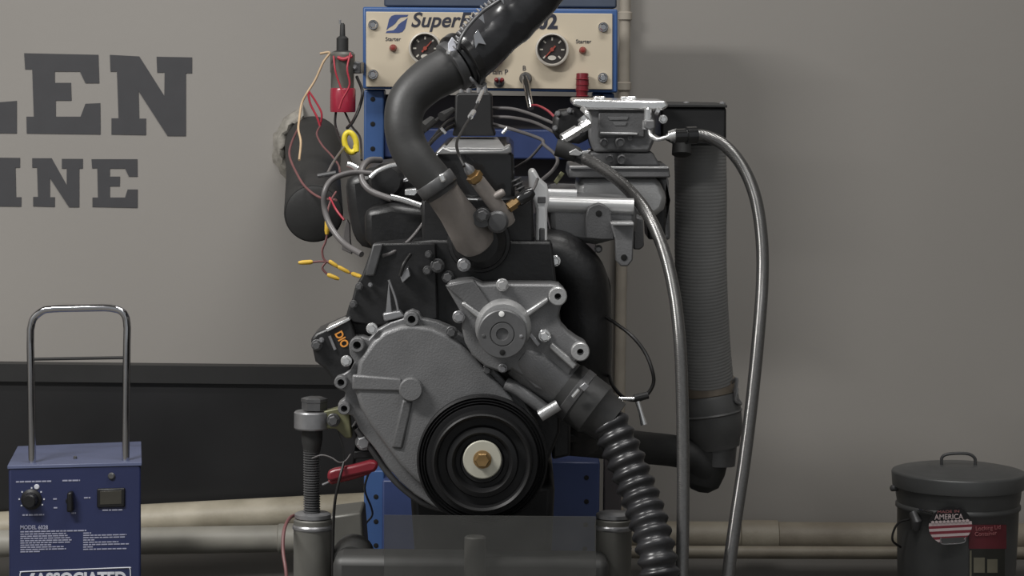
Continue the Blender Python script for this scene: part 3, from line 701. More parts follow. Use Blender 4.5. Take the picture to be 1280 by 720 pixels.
# ------------------------------------------------------------------ hoses
rh = thing('radiator_hose', 'thick black rubber hose curving up from the engine past the gauges', 'hose', tuple(P(549, 236, -.02)))
kk = S(540, 160, 0)
pp = smooth_path([P(553, 241, -.018), P(541, 224, -.02), P(523, 203, -.02), P(509, 180, -.015), P(504, 152, -.01), P(511, 125, 0), P(534, 102, .01), P(562, 86, .02), P(590, 67, .03)], 10)
n = len(pp)
MB().tube(pp, [(22.5 + 1.5 * min(1, i / (n * .3)) + 4.5 * max(0, min(1, (i / n - .5) / .3))) * kk for i in range(n)], 32).build('rubber_hose', 'rubber', rh, sharp=60)
pp = resample(smooth_path([P(572, 81, .02), P(592, 66, .03), P(622, 38, .04), P(655, 6, .05), P(690, -34, .06), P(735, -110, .10), P(760, -230, .2), P(765, -420, .4)], 10), .006)
MB().tube(pp, [(33.5 + .5 * math.sin(i * .9) + .7 * math.sin(i * .37 + 1) + random.uniform(-.5, .5)) * kk for i in range(len(pp))], 32).build('wrapped_hose', 'wrap', rh, sharp=70)
def clamp(a, c, r, wdt, m, name, parent):
    A, B = P(*a), P(*c); ax = (B - A).normalized(); k = S(*a)
    return MB().lathe(A - ax * wdt / 2, ax, [(r * k * .96, 0), (r * k, .001), (r * k, wdt - .001), (r * k * .96, wdt)], 40).build(name, m, parent, sharp=50)
cl1 = clamp((546, 231, -.02), (537, 218, -.02), 25.5, .017, 'steel_dark', 'hose_clamp', rh)
MB().prism([(548, 219), (554, 216), (558, 226), (552, 229)], -.052, .012).build('clamp_screw', 'polished', cl1, .002)
cl2 = clamp((578, 76, .02), (592, 66, .03), 37.5, .012, 'black_gloss', 'hose_clamp', rh)
cl3 = clamp((568, 82, .02), (582, 73, .025), 33, .012, 'steel_dark', 'hose_clamp', rh)
# toothed zip strap following the upper edge
strap = smooth_path([P(572, 62, -.02), P(577, 46, -.02), P(588, 30, -.015), P(604, 14, -.01), P(622, 2, 0), P(640, -10, .01)], 14)
MB().tube(strap, .0024, 8).build('cable_tie', 'steel_dark', rh)
b = MB()
for q in resample(strap, .0065):
    b.lathe(q + Vector((-.004, 0, .003)), Vector((-.7, 0, .7)), [(.0018, -.002), (.0014, .003)], 6)
b.build('tie_teeth', 'steel', rh)['kind'] = 'stuff'
MB().prism([(560, 66), (560, 54), (565, 46), (570, 52), (571, 63)], -.02, .006).build('tie_head', 'print_white', rh, .001)
MB().lathe(P(561, 66, -.02), YF, [(.0035, 0), (.0035, .004), (.002, .006)], 12).build('tie_knob', 'polished', rh)
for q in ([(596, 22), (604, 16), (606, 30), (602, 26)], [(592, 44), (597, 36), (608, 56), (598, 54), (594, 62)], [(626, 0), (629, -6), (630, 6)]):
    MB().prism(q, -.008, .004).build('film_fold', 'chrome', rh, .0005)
MB().tube(smooth_path([P(584, 92, .0), P(592, 102, .0), P(600, 108, .02), P(606, 104, .03)]), .0026, 8).build('clamp_tail', 'steel', rh)

# lower corrugated hose
ch = thing('corrugated_hose', 'black corrugated hose dropping from the water pump outlet', 'hose', tuple(P(826, 720, -.05)))
A, B = P(706, 483, .03), P(765, 528, .02); ax = (B - A).normalized(); L = (B - A).length; kk = S(735, 505, .02)
MB().lathe(A, ax, [(34 * kk, 0), (35 * kk, .004), (35 * kk, .05), (31 * kk, .056), (29 * kk, L)], 36).build('rubber_coupler', 'rubber', ch)
clm = MB().lathe(A + ax * .012, ax, [(35 * kk, 0), (36 * kk, .001), (36 * kk, .012), (35 * kk, .013)], 36).build('hose_clamp', 'steel_dark', ch)
MB().tube([P(716, 496, -.02), P(724, 487, -.022)], .0026, 8).build('clamp_screw', 'polished', clm)
MB().prism([(724, 484), (731, 478), (737, 483), (730, 490)], -.026, .014).build('screw_housing', 'steel', clm, .001)
pp = resample(smooth_path([P(750, 512, .02), P(762, 530, .015), P(778, 565, .005), P(796, 610, -.01), P(810, 650, -.03), P(820, 690, -.05), P(826, 730, -.06), P(832, 800, -.09), P(838, 880, -.10)], 14), .0029)
prf = [0, .5, .95, 1, .6, .1]
MB().tube(pp, [(20.5 + 5 * prf[i % 6]) * kk for i in range(len(pp))], 28).build('corrugated_tube', 'rubber_ribbed', ch, sharp=70)

# braided fuel hoses
def braided(label, pts, r, ends):
    p0 = P(*pts[-1])
    t = thing('braided_hose', label, 'hose', (p0.x, p0.y, p0.z))
    ptube(pts, r, 'braid', 'braided_tube', t, 12, 18)
    for a, c, rr in ends:
        A, B = P(*a), P(*c); k = S(*a)
        MB().tube([A, A.lerp(B, .55), A.lerp(B, .56), B], [rr * k * .8, rr * k * .8, rr * k, rr * k], 14).build('hose_end', 'black_gloss', t)
    return t
braided('steel braided hose sweeping down from the left of the throttle body', [(726, 195, .25), (746, 206, .22), (776, 228, .18), (806, 262, .13), (828, 308, .09), (842, 362, .06), (850, 430, .03), (853, 510, .01), (854, 600, -.01), (853, 690, -.03), (850, 780, -.06), (846, 900, -.08)], 7.6, [((712, 190, .25), (730, 198, .245), 9)])
braided('steel braided hose arching over the ribbed grey duct', [(866, 169, .25), (884, 171, .25), (906, 182, .24), (928, 208, .22), (944, 246, .20), (952, 296, .18), (953, 350, .16), (948, 420, .13), (940, 500, .10), (930, 580, .07), (918, 660, .04), (908, 740, .01), (896, 880, -.02)], 7.8, [((842, 170, .24), (870, 169, .25), 11)])

# thin black cable right of the engine
ptube([(757, 396, .12), (772, 406, .10), (790, 420, .08), (806, 440, .07), (815, 462, .06), (817, 478, .06), (810, 492, .06), (798, 500, .06), (780, 497, .08), (766, 482, .12), (762, 470, .15)], 2.3, 'wire_black', 'sensor_cable', None, 8, 8)
o = bpy.data.objects['sensor_cable']; tag(o, 'thin black cable looping out beside the exhaust side of the engine', 'cable')
t = thing('cable_terminal', 'bright metal terminal fittings where the looping black cable ends', 'terminal', tuple(P(790, 500, .05)))
MB().tube([P(762, 498.5, .05), P(793, 498.5, .05)], .0024, 10).build('rod', 'polished', t)
MB().tube([P(793, 498, .055), P(810, 494, .058)], .005, 10).build('sleeve', 'black_matte', t)
MB().tube([P(797, 502, .055), P(801, 516, .052), P(805, 531, .05)], [.0035, .003, .0045], 10).build('pin', 'polished', t)

# ------------------------------------------------------------------ fuel filter and loom on the left
FY = .80
ff = thing('fuel_filter', 'red and clear canister filter with a black cap beside the gauge panel', 'filter', tuple(P(428, 140, FY)))
kf = S(428, 100, FY)
def vz(px, py0, prof, m, name, parent, seg=28, Y=FY):   # upright lathe: prof = (radius px, py)
    k = S(px, py0, Y); c = P(px, py0, Y)
    return MB().lathe(c, (0, 0, 1), [(r * k, (py0 - y) * k) for r, y in prof], seg).build(name, m, parent)
vz(428.5, 140, [(15.5, 140), (16, 138), (16, 112), (15, 110)], 'red_bowl', 'red_bowl', ff)
vz(428, 112, [(14.5, 112), (14.5, 92), (15.5, 90), (15.5, 68), (13, 65)], 'stand_grey', 'body', ff)
vz(428, 66, [(13, 70), (13, 65), (7.5, 63), (7.5, 48), (5.5, 46), (3.6, 45), (3.0, 31), (1.5, 29)], 'black_matte', 'cap', ff)
vz(425, 29, [(1.4, 30), (1.4, 25), (.6, 24)], 'steel', 'valve_tip', ff, 10)
MB().prism([(440, 76), (451, 78), (451, 92), (440, 92)], FY - .005, .02).build('bracket', 'steel_dark', ff, .002)
MB().prism([(447, 78), (451, 78), (451, 92), (447, 92)], FY, .12).build('bracket_arm', 'steel_dark', ff, .001)
bolt(443.5, 84, FY - .005, 3.2, 'steel', ff, .005)
MB().tube(smooth_path([P(422, 72, FY - .022), P(430, 74, FY - .024), P(440, 70, FY - .02)]), .003, 8).build('red_wrap', 'wire_red', ff)
def wire(name, label, pts, r, m, group='loose wires hanging left of the engine', cat='wire'):
    o = ptube(pts, r, m, name, None, 8, 8)
    return tag(o, label, cat, group)
F = FY - .03
wire('wire', 'tan and white wire curving down from the filter top past the pipe', [(400, 67, F), (412, 66, F), (404, 78, F), (394, 100, F), (384, 116, F), (377, 130, F), (374, 150, F - .02), (373, 162, F - .04), (376, 178, F - .06), (374, 200, F - .1)], 1.5, 'wire_tan')
wire('wire', 'pinkish red wire wound down the front of the canister filter', [(438, 66, F), (434, 86, F - .008), (437, 106, F - .008), (428, 124, F - .008), (424, 136, F - .008)], 1.3, 'wire_red')
wire('wire', 'red wire running down the canister filter into its red bowl', [(417, 70, F), (419, 88, F - .006), (424, 104, F - .006), (430, 120, F - .008)], 1.2, 'wire_red')
wire('wire', 'dark red wire dropping from the tan wire to the brown wire', [(385, 116, F), (388, 130, F), (396, 146, F), (400, 158, F)], 1.4, 'wire_red')
wire('wire', 'red wire bowing out beside the dark red wire above the fat pipe', [(386, 114, F), (394, 126, F), (402, 142, F), (400, 158, F + .004)], 1.3, 'wire_red')
wire('wire', 'brown wire looping from the red wires down behind the heater hose', [(400, 158, F), (396, 168, F - .03), (403, 182, F - .06), (414, 194, F - .1), (423, 206, F - .2), (425, 216, .4)], 1.3, 'wire_brown')
wire('wire', 'long maroon wire sagging across the fat black pipe', [(372, 162, F), (364, 180, F - .05), (362, 195, F - .08), (370, 215, F - .14), (382, 234, F - .2), (400, 247, .5), (420, 250, .4)], 1.5, 'wire_brown')
wire('wire', 'black wire hanging from the bottom of the canister filter', [(420, 138, F + .03), (419, 155, F), (424, 172, F - .05), (430, 185, F - .1), (440, 205, F - .2)], 1.6, 'wire_black')
wire('wire', 'black wire pair running down beside the blue upright', [(446, 96, F + .03), (453, 115, F), (449, 135, F), (441, 152, F - .02), (434, 160, F - .05)], 2.0, 'wire_black')
wire('wire', 'thin black wire crossing behind the yellow grommet', [(431, 140, F + .03), (440, 158, F), (450, 172, F - .05), (452, 200, F - .3)], 1.4, 'wire_black')
wire('wire', 'red lead running from the loom to the grey terminal blade', [(412, 247, .27), (420, 262, .25), (430, 275, .24)], 1.5, 'wire_red')
wire('wire', 'red wire arching from behind the lever to the throttle motor', [(662, 132, .86), (672, 132, .75), (684, 138, .55), (693, 146, .34)], 1.5, 'wire_red', None)
yt = prism([(692, 227), (701, 214), (706, 217), (696, 231)], .25, .003, 'olive', 'wire_tag', None, .001)
tag(yt, 'small dull yellow tag on the plug wire beside the throttle body', 'tag')
yg = thing('yellow_grommet', 'bright yellow plastic ring plug dangling on a grey lead', 'plug', tuple(P(438, 192, .6)))
ring = smooth_path([P(438 + 7.5 * math.cos(a), 178 - 12 * math.sin(a) + 3 * math.cos(a), .6) for a in [i * math.pi / 5 for i in range(10)]], 6, True)
MB().tube(ring, 3.6 * .00123, 12, True).build('ring', 'yellow', yg)
MB().tube([P(445, 182, .6), P(446, 190, .597)], [.005, .0035], 10).build('tab', 'yellow', yg)
ptube([(430, 184, .6), (422, 195, .5), (415, 206, .4), (410, 216, .25)], 1.7, 'wire_grey', 'lead', yg)
wb = thing('crimped_leads', 'small bundle of loose leads with yellow crimp ends below the fat pipe', 'wire', tuple(P(408, 328, .2)), None)
def lead(pts, a, c, r=3):
    ptube(pts, 1.4, 'wire_brown', 'lead', wb)
    A, B = P(*a), P(*c); k = S(*a)
    MB().tube([A, A.lerp(B, .15), A.lerp(B, .75), B], [r * .6 * k, r * k, r * .95 * k, r * .6 * k], 12).build('crimp', 'connector_yellow', wb)
Q = .2
lead([(409, 292, Q), (407, 302, Q), (403, 312, Q), (404, 322, Q), (408, 327, Q)], (409.5, 274, Q), (408.5, 293, Q), 3.4)
lead([(408, 327, Q), (398, 327, Q), (390, 328, Q)], (391, 327.5, Q), (373, 328.5, Q))
lead([(408, 327, Q), (403, 335, Q), (409, 343, Q)], (409, 343, Q), (424, 349, Q), 2.8)
lead([(408, 327, Q), (412, 327, Q)], (411, 326, Q), (423, 334, Q), 2.6)
lead([(408, 327, Q), (424, 335, Q)], (422, 333, Q), (437, 341, Q), 2.6)
lead([(436, 340, Q), (444, 344, Q)], (440, 342, Q), (452, 346, .15), 2.8)
ptube([(409, 274, Q), (410, 262, .22), (414, 250, .27), (420, 240, .3)], 1.3, 'wire_brown', 'lead', wb)

# ------------------------------------------------------------------ engine stand
SY = .06
st = thing('engine_stand', 'grey steel engine stand with a threaded jack under the engine', 'stand', (0, SY, 0))
def vcyl(px, ytop, ybot, r, m, name, parent, Y=SY, prof=None, seg=28):
    zt = P(px, ytop, Y); zb = 0 if ybot is None else P(px, ybot, Y).z; k = S(px, ytop, Y)
    return MB().lathe((zt.x, zt.y, zb), (0, 0, 1), [(r * k, 0), (r * k, zt.z - zb - .002), (r * k - .002, zt.z - zb)], seg).build(name, m, parent)
for px, yt, r in ((391, 655, 24), (767, 655, 23)):
    sl = vcyl(px, yt, None, r, 'stand_grey', 'sleeve', st)
    vcyl(px, yt - 7, yt + 7, r * 1.0, 'stand_grey', 'sleeve_collar', st, SY)
    k = S(px, yt, SY); c = P(px, yt + 4, SY)
    MB().lathe(c, (0, 0, 1), [(r * k, -.003), (r * k * 1.06, -.001), (r * k * 1.06, .002), (r * k, .004)], 28).build('weld_ring', 'steel', st)
    c = P(px, yt - 11, SY)
    MB().lathe(c, (0, 0, 1), [(r * k * .7, -.004), (r * k * .95, -.003), (r * k * .95, .002), (r * k * .8, .004)], 28).build('top_ring', 'steel', st)
# jack screw: fine real threads
for px, ytop, ybot in ((390, 545, 650),):
    A, B = P(px, ybot, SY), P(px - .5, ytop, SY); L = (B - A).length; k = S(px, 600, SY)
    prof = []; n = 34
    for i in range(n):
        t0 = L * i / n; d = L / n
        prof += [(8.6 * k, t0), (10.6 * k, t0 + d * .35), (10.6 * k, t0 + d * .6), (8.6 * k, t0 + d * .95)]
    MB().lathe(A, B - A, prof, 20).build('jack_screw', 'steel_dark', st, sharp=20)
MB().tube([P(390, 565, SY), P(390, 556, SY), P(390, 550, SY), P(390, 536, SY)], [.011, .013, .014, .0145], 20).build('cup', 'black_matte', st)
MB().lathe(P(390, 536, SY), (0, 0, 1), [(21 * .00107, 0), (22.5 * .00107, .002), (22.5 * .00107, .022), (21 * .00107, .024), (12 * .00107, .024)], 36).build('clamp_ring', 'steel', st)
MB().lathe(P(393, 512, SY), (0, 0, 1), [(16 * .00107, 0), (16 * .00107, .010), (16.8 * .00107, .011), (16.8 * .00107, .015), (12 * .00107, .017)], 6).build('jack_bolt', 'steel_dark', st, sharp=20)
MB().prism([(404, 514), (436, 507), (440, 548), (432, 548), (420, 536), (404, 536)], SY - .012, .02).build('clamp_arm', 'olive', st, .002)
bolt(417, 525, SY - .014, 8.5, 'steel_dark', st, .010)
prism([(420, 536), (436, 540), (444, 528), (448, 548), (440, 600), (430, 605), (428, 560)], SY + .02, .05, 'steel_dark', 'mount_leg', E, .003)
bolt(455, 552, SY + .0, 11, 'steel', E, .014, 'mount_bolt')
prism([(442, 564), (480, 562), (486, 572), (442, 574)], SY + .0, .05, 'black_engine', 'mount_shelf', E, .002)
# cross beam, centre post, side blocks, base
a, c = P(417, 692, 0), P(760, 750, 0)
MB().box((a.x, -.02, c.z), (c.x, .05, a.z)).build('cross_beam', 'stand_dark', st, .012)
MB().lathe(P(440, 700, .08), YF, [(26 * .0011, -.04), (26 * .0011, .02), (22 * .0011, .03)], 28).build('beam_end', 'stand_dark', st)
vcyl(594, 670, None, 13.5, 'stand_grey', 'centre_post', st, -.02)
for x in (-.30, .24):
    MB().box((x - .035, -.30, 0), (x + .035, .50, .04)).build('foot', 'stand_dark', st, .004)
MB().box((-.30, -.05, 0), (.27, .05, .04)).build('foot_tie', 'stand_dark', st, .004)
MB().prism([(480, 644), (745, 646), (745, 735), (480, 735)], -.055, .003).build('splash_shield', 'shield', st)  # added sheet imitating the glass reflection haze below the pulley
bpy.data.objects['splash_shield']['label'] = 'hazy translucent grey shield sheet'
MB().prism([(412, 645), (452, 640), (456, 692), (412, 692)], .42, .1).build('side_block', 'stand_grey', bpy.data.objects['dyno_frame'], .004)

# red clip and leads
rc = thing('alligator_clip', 'red plastic alligator clip hooked below the timing cover', 'clip', tuple(P(440, 600, .03)))
MB().prism([(409, 590), (418, 586), (440, 582), (462, 576), (471, 577), (473, 584), (468, 590), (440, 596), (412, 603), (409, 598)], .02, .016).build('jaw', 'red_plastic', rc, .004)
MB().prism([(409, 601), (440, 594), (466, 589), (462, 593), (440, 600), (414, 606)], .024, .012).build('lower_jaw', 'red_dark', rc, .002)
ptube([(390, 573, .03), (402, 569, .025), (414, 572, .025), (424, 578, .025), (432, 576, .03), (438, 568, .04)], 1.0, 'wire_grey', 'bare_lead', rc)
MB().tube([P(403, 606, .028), P(412, 602, .028)], .0015, 8).build('tip', 'steel', rc)
wire('wire', 'black lead hanging from the red clip down the jack screw', [(430, 578, .02), (424, 600, .01), (419, 625, .01), (417, 650, .02), (416, 690, .03), (415, 760, .04)], 1.8, 'wire_black', None)
wire('wire', 'dark lead zigzagging down the blue upright below the timing cover', [(461, 590, .1), (456, 612, .3), (464, 634, .5), (465, 645, .6), (456, 658, .7), (450, 690, .8), (448, 760, .86)], 1.5, 'wire_black', None)
wire('wire', 'brown lead looping around the left jack sleeve', [(374, 642, .1), (362, 648, .06), (355, 664, .02), (354, 690, .0), (358, 720, -.02), (360, 780, -.03)], 2.2, 'wire_brown', None)

# ------------------------------------------------------------------ battery charger
BY = .74
ftl, ftr = P(10.5, 584, BY), P(176, 580, BY)
def back_y(px, py, z):
    d = FW * FPX + RT * (px - 640) + UP * (360 - py)
    return CAM + d * ((z - CAM.z) / d.z)
btl, btr = back_y(23, 560, ftl.z), back_y(175.5, 554, ftr.z)
yb = (btl.y + btr.y) / 2; yb = min(max(yb, BY + .10), 1.08)
btl, btr = P(23, 560, yb), P(175.5, 554, yb)
zt = (ftl.z + ftr.z) / 2
c4 = [Vector((p.x, p.y, p.z)) for p in (ftl, ftr, btr, btl)]
bcx = (ftl.x + ftr.x) / 2
bc = thing('battery_charger', 'dark blue wheeled battery charger with a tall chrome handle', 'battery charger', (bcx, BY + .1, 0))
ZB = .055
b = MB(); lo = [Vector((p.x, p.y, ZB)) for p in c4]
b.add(c4 + lo, [[0, 1, 2, 3], [7, 6, 5, 4], [0, 4, 5, 1], [1, 5, 6, 2], [2, 6, 7, 3], [3, 7, 4, 0]])
body = b.build('body', 'charger_blue', bc, .004)
b = MB(); up = [p + Vector((0, 0, .003)) for p in c4]; dn = [p - Vector((0, 0, .002)) for p in c4]
ctr = sum(c4, Vector()) / 4
up = [ctr + (p - ctr) * 1.015 + Vector((0, 0, .003)) for p in c4]; dn = [ctr + (p - ctr) * 1.015 - Vector((0, 0, .003)) for p in c4]
b.add(up + dn, [[0, 1, 2, 3], [7, 6, 5, 4], [0, 4, 5, 1], [1, 5, 6, 2], [2, 6, 7, 3], [3, 7, 4, 0]])
b.build('lid', 'charger_top', bc, .001)
kh = S(90, 570, BY)
hy = BY + .022
hp = smooth_path([P(40.5, 581, hy), P(39, 480, hy), P(38, 430, hy)], 6) + smooth_path([P(38, 412, hy), P(42, 398, hy), P(54, 388, hy), P(66, 386, hy)], 6) + smooth_path([P(76, 385.5, hy), P(130, 384.5, hy)], 2) + smooth_path([P(138, 385, hy), P(150, 388, hy), P(157, 396, hy), P(159, 410, hy)], 6) + smooth_path([P(158.5, 430, hy), P(158, 480, hy), P(157, 579, hy)], 6)
MB().tube(hp, 4.8 * kh, 18).build('handle', 'chrome', bc, sharp=60)
MB().tube([P(38, 449, hy), P(158.5, 447, hy)], 2 * kh, 10).build('handle_bar', 'black_matte', bc)
fy = BY - .0008
def fl(x0, y0, x1, y1, m='print_pale', name='print_line', par=body, d=.001):   # small flat print on the front
    return MB().prism([(x0, y0), (x1, y0 - (x1 - x0) * .018), (x1, y1 - (x1 - x0) * .018), (x0, y1)], fy, d).build(name, m, par)
def dashes(x0, x1, y, h, m='print_pale'):
    b = MB(); x = x0
    while x < x1 - 1:
        wd = min(random.uniform(3, 8), x1 - x); yy = y - (x - x0) * .02
        b.prism([(x, yy), (x + wd, yy - wd * .02), (x + wd, yy + h - wd * .02), (x, yy + h)], fy, .001); x += wd + .9
    return b.build('print_line', m, body)
dashes(20, 64, 601.5, 1.8); dashes(78, 100, 600, 1.8); dashes(28, 55, 643, 1.8); dashes(105, 113, 621.5, 1.6); dashes(128, 153, 637, 1.6); dashes(89, 95, 640.5, 1.8)
dashes(66.5, 71, 623, 1.6); dashes(67, 71.5, 634, 1.6)
text('MODEL 6028', 25.5, 60, 661.5, fy, 'print_pale', 'lettering', body, bold=.02, height=5)
dashes(25.5, 108, 664, 1.6)
for i in range(9):
    L1 = (57, 59, 62, 64, 62, 40, 54, 57, 25)[i]
    dashes(25.5, 25.5 + L1, 667.2 + i * 2.75, 1.35)
for i in range(8):
    L1 = (10, 54, 52, 14, 44, 57, 12, 54)[i]
    dashes(104, 104 + L1, 665.8 + i * 2.9, 1.35)
# border and brand lettering
def frame_line(pts, r): MB().tube(smooth_path([P(x, y, fy) for x, y in pts], 4, True), r * kh, 6).build('border', 'print_white', body)
frame_line([(25, 722), (26, 716), (32, 714.5), (95, 712), (158, 709.5), (162, 710.5), (163, 716), (163, 735), (160, 740), (95, 742), (30, 744), (25, 740)], .8)
text('ASSOCIATED', 44, 158, 731, fy, 'print_white', 'lettering', body, bold=.04, rot=math.radians(1.0), height=15)
MB().prism([(31, 734), (39, 716.5), (44, 716.3), (36, 734)], fy, .001).build('logo', 'print_white', body)
kn = cyl(39.5, 624, BY, [(13, -.001), (13, .003), (9.5, .005), (8.5, .022), (7, .024), (.2, .024)], 24, 'knob_black', 'knob', bc)
for a in (215, 180, 140, 90, 40, 0, -30):
    xx, yy = 39.5 + 15.5 * math.cos(math.radians(a)), 624 - 14 * math.sin(math.radians(a))
    fl(xx - .9, yy - .9, xx + .9, yy + .9, 'print_white', 'dial_dot')
cyl(46, 608.5, BY, [(3.4, -.001), (3.4, .001), (2.5, .002)], 16, 'print_white', 'indicator_lamp', bc)
cyl(87.5, 626, BY, [(5, -.001), (5, .004), (3, .006)], 16, 'knob_black', 'timer_knob', bc)
MB().prism([(83.5, 616), (90, 615), (91.5, 640), (83, 641)], BY - .018, .018).build('switch_paddle', 'knob_black', bc, .003)
MB().prism([(121, 611), (156, 610), (156, 634), (121, 635)], BY - .004, .006).build('meter_frame', 'knob_black', bc, .002)
MB().prism([(125, 614), (152, 613), (152, 630), (125, 631)], BY - .0046, .002).build('meter_window', 'meter', bc, .0005)
fl(130, 617, 148, 618.6, 'sticker_pale', 'meter_scale'); fl(130, 624, 150, 625.4, 'sticker_pale', 'meter_scale')
cyl(139.5, 595, BY, [(4.5, -.001), (4.5, .002), (3, .004)], 16, 'steel_dark', 'fuse_button', bc)
cyl(94, 573, BY + .05, [(2.4, -.006), (2.4, .003), (1, .004)], 12, 'steel_dark', 'lid_screw', bc, axis=(0, 0, 1))
for s_ in (-1, 1):
    xw = bcx + s_ * .085
    MB().lathe((xw - .012, BY + .12, .045), (1, 0, 0), [(.02, 0), (.045, .002), (.045, .022), (.02, .024)], 24).build('wheel', 'rubber', bc)
    MB().box((xw - .01, BY + .015, 0), (xw + .01, BY + .035, ZB + .004)).build('foot', 'knob_black', bc, .002)

# ------------------------------------------------------------------ lidded can
TY = .92
cc = P(1198.5, 588, TY); kt = S(1198, 588, TY)
cn = thing('lidded_can', 'small galvanised metal can with a domed lid by the wall', 'can', (cc.x, cc.y, 0))
zl = cc.z
def zz(py): return P(1198.5, py, TY - 82 * kt).z
RB = 78.5 * kt; zr = zl - 20 * kt
body = MB().lathe((cc.x, cc.y, 0), (0, 0, 1), [(RB * .86, 0), (RB * .88, .004), (RB * .955, zr - 55 * kt), (RB * .96, zr - 28 * kt), (RB * .99, zr - 26 * kt), (RB * .99, zr - 22 * kt), (RB * .965, zr - 20 * kt), (RB * .985, zr - 12 * kt), (RB * 1.0, zr + .005)], 64).build('body', 'galvanised', cn, sharp=50)
MB().lathe((cc.x, cc.y, zl), (0, 0, 1), [(80.5 * kt, -20 * kt), (82 * kt, -19.5 * kt), (83.5 * kt, -3 * kt), (82.5 * kt, -1 * kt), (80 * kt, 0), (74 * kt, .5 * kt), (72 * kt, 1.8 * kt), (60 * kt, 3 * kt), (57 * kt, 4.6 * kt), (42 * kt, 5.4 * kt), (39 * kt, 7 * kt), (22 * kt, 7.6 * kt), (.2 * kt, 8 * kt)], 72).build('lid', 'galv_lid', cn, sharp=60)
zt_ = zl + 7 * kt
hx = lambda d: cc.x + d * kt
MB().tube(smooth_path([Vector((hx(-22), cc.y - .004, zt_)), Vector((hx(-22), cc.y - .004, zt_ + 9 * kt)), Vector((hx(-16), cc.y - .004, zt_ + 13.5 * kt)), Vector((hx(0), cc.y - .004, zt_ + 15 * kt)), Vector((hx(12), cc.y - .004, zt_ + 14 * kt)), Vector((hx(19), cc.y - .004, zt_ + 9 * kt)), Vector((hx(20), cc.y - .004, zt_))]), 2.0 * kt, 10).build('lid_handle', 'steel_dark', cn)
def onbody(px, py, out=.0):   # point on the can front
    Rr = RB * .96 + out
    d = FW * FPX + RT * (px - 640) + UP * (360 - py); d.normalize()
    o2 = Vector((CAM.x - cc.x, CAM.y - cc.y)); d2 = Vector((d.x, d.y))
    A = d2.dot(d2); B = o2.dot(d2); C = o2.dot(o2) - Rr * Rr
    disc = max(B * B - A * C, 0)
    return CAM + d * ((-B - math.sqrt(disc)) / A)
MB().lathe((cc.x - 82 * kt, cc.y - .01, zl - 22 * kt), (-1, -.2, 0), [(4 * kt, -.006), (4 * kt, .004), (2 * kt, .006)], 14).build('rim_rivet', 'steel_dark', cn)
MB().tube(smooth_path([onbody(1137, 649, .004), P(1124, 653, TY - .05), P(1117, 664, TY - .05), P(1116, 676, TY - .05), onbody(1126, 684, .003)]), 1.4 * kt, 8).build('side_handle', 'wire_black', cn)
MB().tube([onbody(1141, 640, .004), onbody(1146, 652, .004), onbody(1145, 662, .002)], [.007, .009, .006], 12).build('ear', 'steel_dark', cn)
MB().tube([onbody(1148, 637, .006), onbody(1157, 638.5, .008), onbody(1166, 641, .01)], 1.5 * kt, 8).build('bail_wire', 'chrome', cn)
def patch(pts, m, name, out=.004, par=cn, th=.0012):
    if sum(pts[i][0] * pts[(i + 1) % len(pts)][1] - pts[(i + 1) % len(pts)][0] * pts[i][1] for i in range(len(pts))) > 0: pts = pts[::-1]
    return MB().prism3([onbody(x, y, out) for x, y in pts], Vector((0, th, 0))).build(name, m, par)
tg = thing('hang_tag', 'oval flag striped tag hanging on the front of the lidded can', 'tag', tuple(onbody(1188, 680, .012)))
def oval(cx, cy, rx, ry, n=36): return [(cx + rx * math.cos(2 * math.pi * i / n), cy + ry * math.sin(2 * math.pi * i / n)) for i in range(n)]
TO = .014
tc0 = onbody(1188, 657, TO)
TGY = tc0.y - .004
kt2 = S(1188, 657, TGY)
def tprism(pts, m, name, dy=0., d=.001): return MB().prism(pts, TGY - dy, d).build(name, m, tg)
def ovx(y, cx=1188, cy=657.5, rx=27, ry=23.5):
    t_ = max(0, 1 - ((y - cy) / ry) ** 2); return rx * math.sqrt(t_)
upper = [(1188 - ovx(y), y) for y in (653, 648, 643, 639, 636)] + [(1181, 634.5), (1184, 633.6), (1192, 633.8), (1196, 635)] + [(1188 + ovx(y), y - 2.5 if y < 640 else y - 1.5) for y in (637, 641, 645, 650)]
tprism(upper, 'tag_black', 'tag_top', .0, .0016)
ys = [653, 656.6, 660, 663.4, 667, 670.4, 673.8, 677, 680.5]
for i in range(8):
    y0, y1 = ys[i], ys[i + 1]
    w0, w1 = ovx(y0), ovx(y1)
    sl = .05
    q = [(1188 - w0, y0 + w0 * sl), (1188 + w0, y0 - w0 * sl), (1188 + w1, y1 - w1 * sl), (1188 - w1, y1 + w1 * sl)]
    tprism(q, 'tag_white' if i % 2 == 0 else 'tag_red', 'stripe', .0, .0016)
tprism([(1176, 673), (1205, 671.5), (1205, 678), (1178, 680)], 'galvanised', 'tag_slot', .0008, .001)
MB().tube(smooth_path([P(1176, 672, TGY - .002), P(1177, 679.5, TGY - .003), P(1190, 680, TGY - .003), P(1205, 678, TGY - .003), P(1207, 671, TGY - .002)], 5), .0009, 6).build('slot_wire', 'steel', tg)
for i in range(10):
    x = 1166 + i * 4.8; y = 653.2 - (x - 1166) * .05
    tprism([(x, y - 2.2), (x + 2.3, y - .9), (x + 1.4, y + 1.2), (x - 1.4, y + 1.2), (x - 2.3, y - .9)], 'tag_white', 'star', .0012, .0008)
text('AMERICA', 1168, 1204, 649.5, TGY - .0012, 'tag_white', 'lettering', tg, rot=math.radians(1.5), bold=.01, height=6.5)
text('MADE IN', 1172, 1199, 641.5, TGY - .0012, 'sticker_text', 'lettering', tg, rot=math.radians(2), height=3.2)
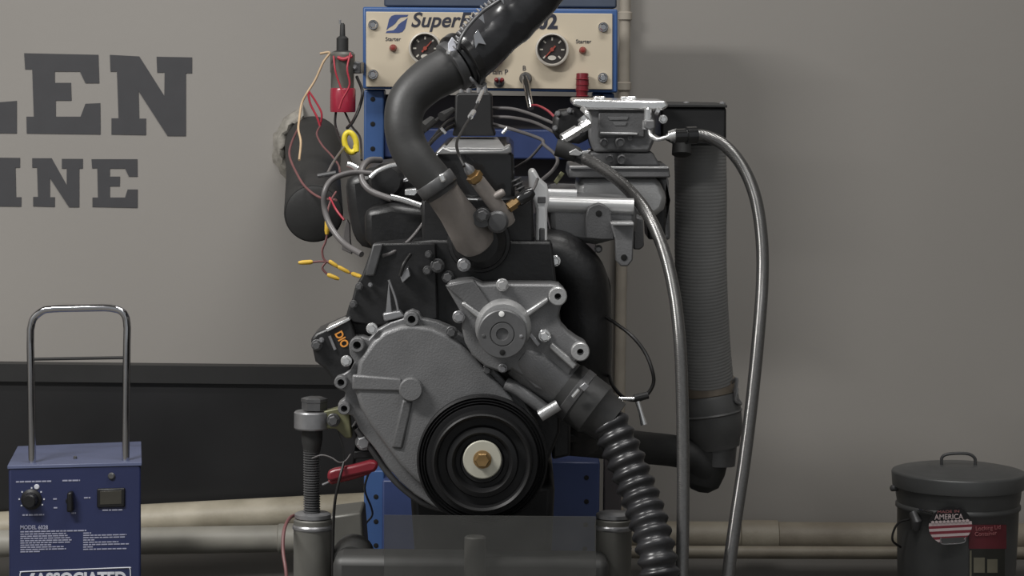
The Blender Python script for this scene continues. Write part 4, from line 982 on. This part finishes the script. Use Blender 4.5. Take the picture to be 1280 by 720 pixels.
# curved product sticker wrapped on the body
def wrap_patch(x0, y0, x1, y1, m, name, out, par=cn):
    vs = []; n = 8; o_ = MB()
    top = [onbody(x0 + (x1 - x0) * i / n, y0, out) for i in range(n + 1)]; bot = [onbody(x0 + (x1 - x0) * i / n, y1, out) for i in range(n + 1)]
    ti = [onbody(x0 + (x1 - x0) * i / n, y0, out - .002) for i in range(n + 1)]; bi = [onbody(x0 + (x1 - x0) * i / n, y1, out - .002) for i in range(n + 1)]
    N_ = n + 1; vs = top + bot + ti + bi; fs = []
    for i in range(n):
        fs += [[i, N_ + i, N_ + i + 1, i + 1], [2 * N_ + i, 2 * N_ + i + 1, 3 * N_ + i + 1, 3 * N_ + i], [i, i + 1, 2 * N_ + i + 1, 2 * N_ + i], [N_ + i, 3 * N_ + i, 3 * N_ + i + 1, N_ + i + 1]]
    fs += [[0, 2 * N_, 3 * N_, N_], [n, N_ + n, 3 * N_ + n, 2 * N_ + n]]
    return o_.add(vs, fs).build(name, m, par)
stk = wrap_patch(1211, 656, 1258, 686, 'sticker_red', 'product_sticker', .0012)
wrap_patch(1213, 686, 1256, 760, 'sticker_dark', 'sticker_picture', .0012)
for x0, y0, x1, y1 in ((1217, 697, 1231, 716), (1234, 699, 1247, 716)):
    wrap_patch(x0, y0, x1, y1, 'sticker_pale', 'picture_block', .0022)
wrap_patch(1212, 688, 1214.5, 740, 'sticker_pale', 'sticker_edge', .002)
def wraptext(body_, x0, x1, yb, h, m):
    o = text(body_, x0, x1, yb, onbody((x0 + x1) / 2, yb, .002).y, m, 'lettering', cn, height=h)
    base = WLOC[o.name]
    for v in o.data.vertices:
        wv = base + v.co; front = v.co.y < 0
        dx = wv.x - cc.x; Rr = RB * .96 + (.0026 if front else .0005)
        wv.y = cc.y - math.sqrt(max(Rr * Rr - dx * dx, 1e-6)); v.co = wv - base
wraptext('Locking Lid', 1219, 1252, 662.5, 5, 'sticker_text')
wraptext('Container', 1218, 1247, 669.5, 5, 'sticker_text')
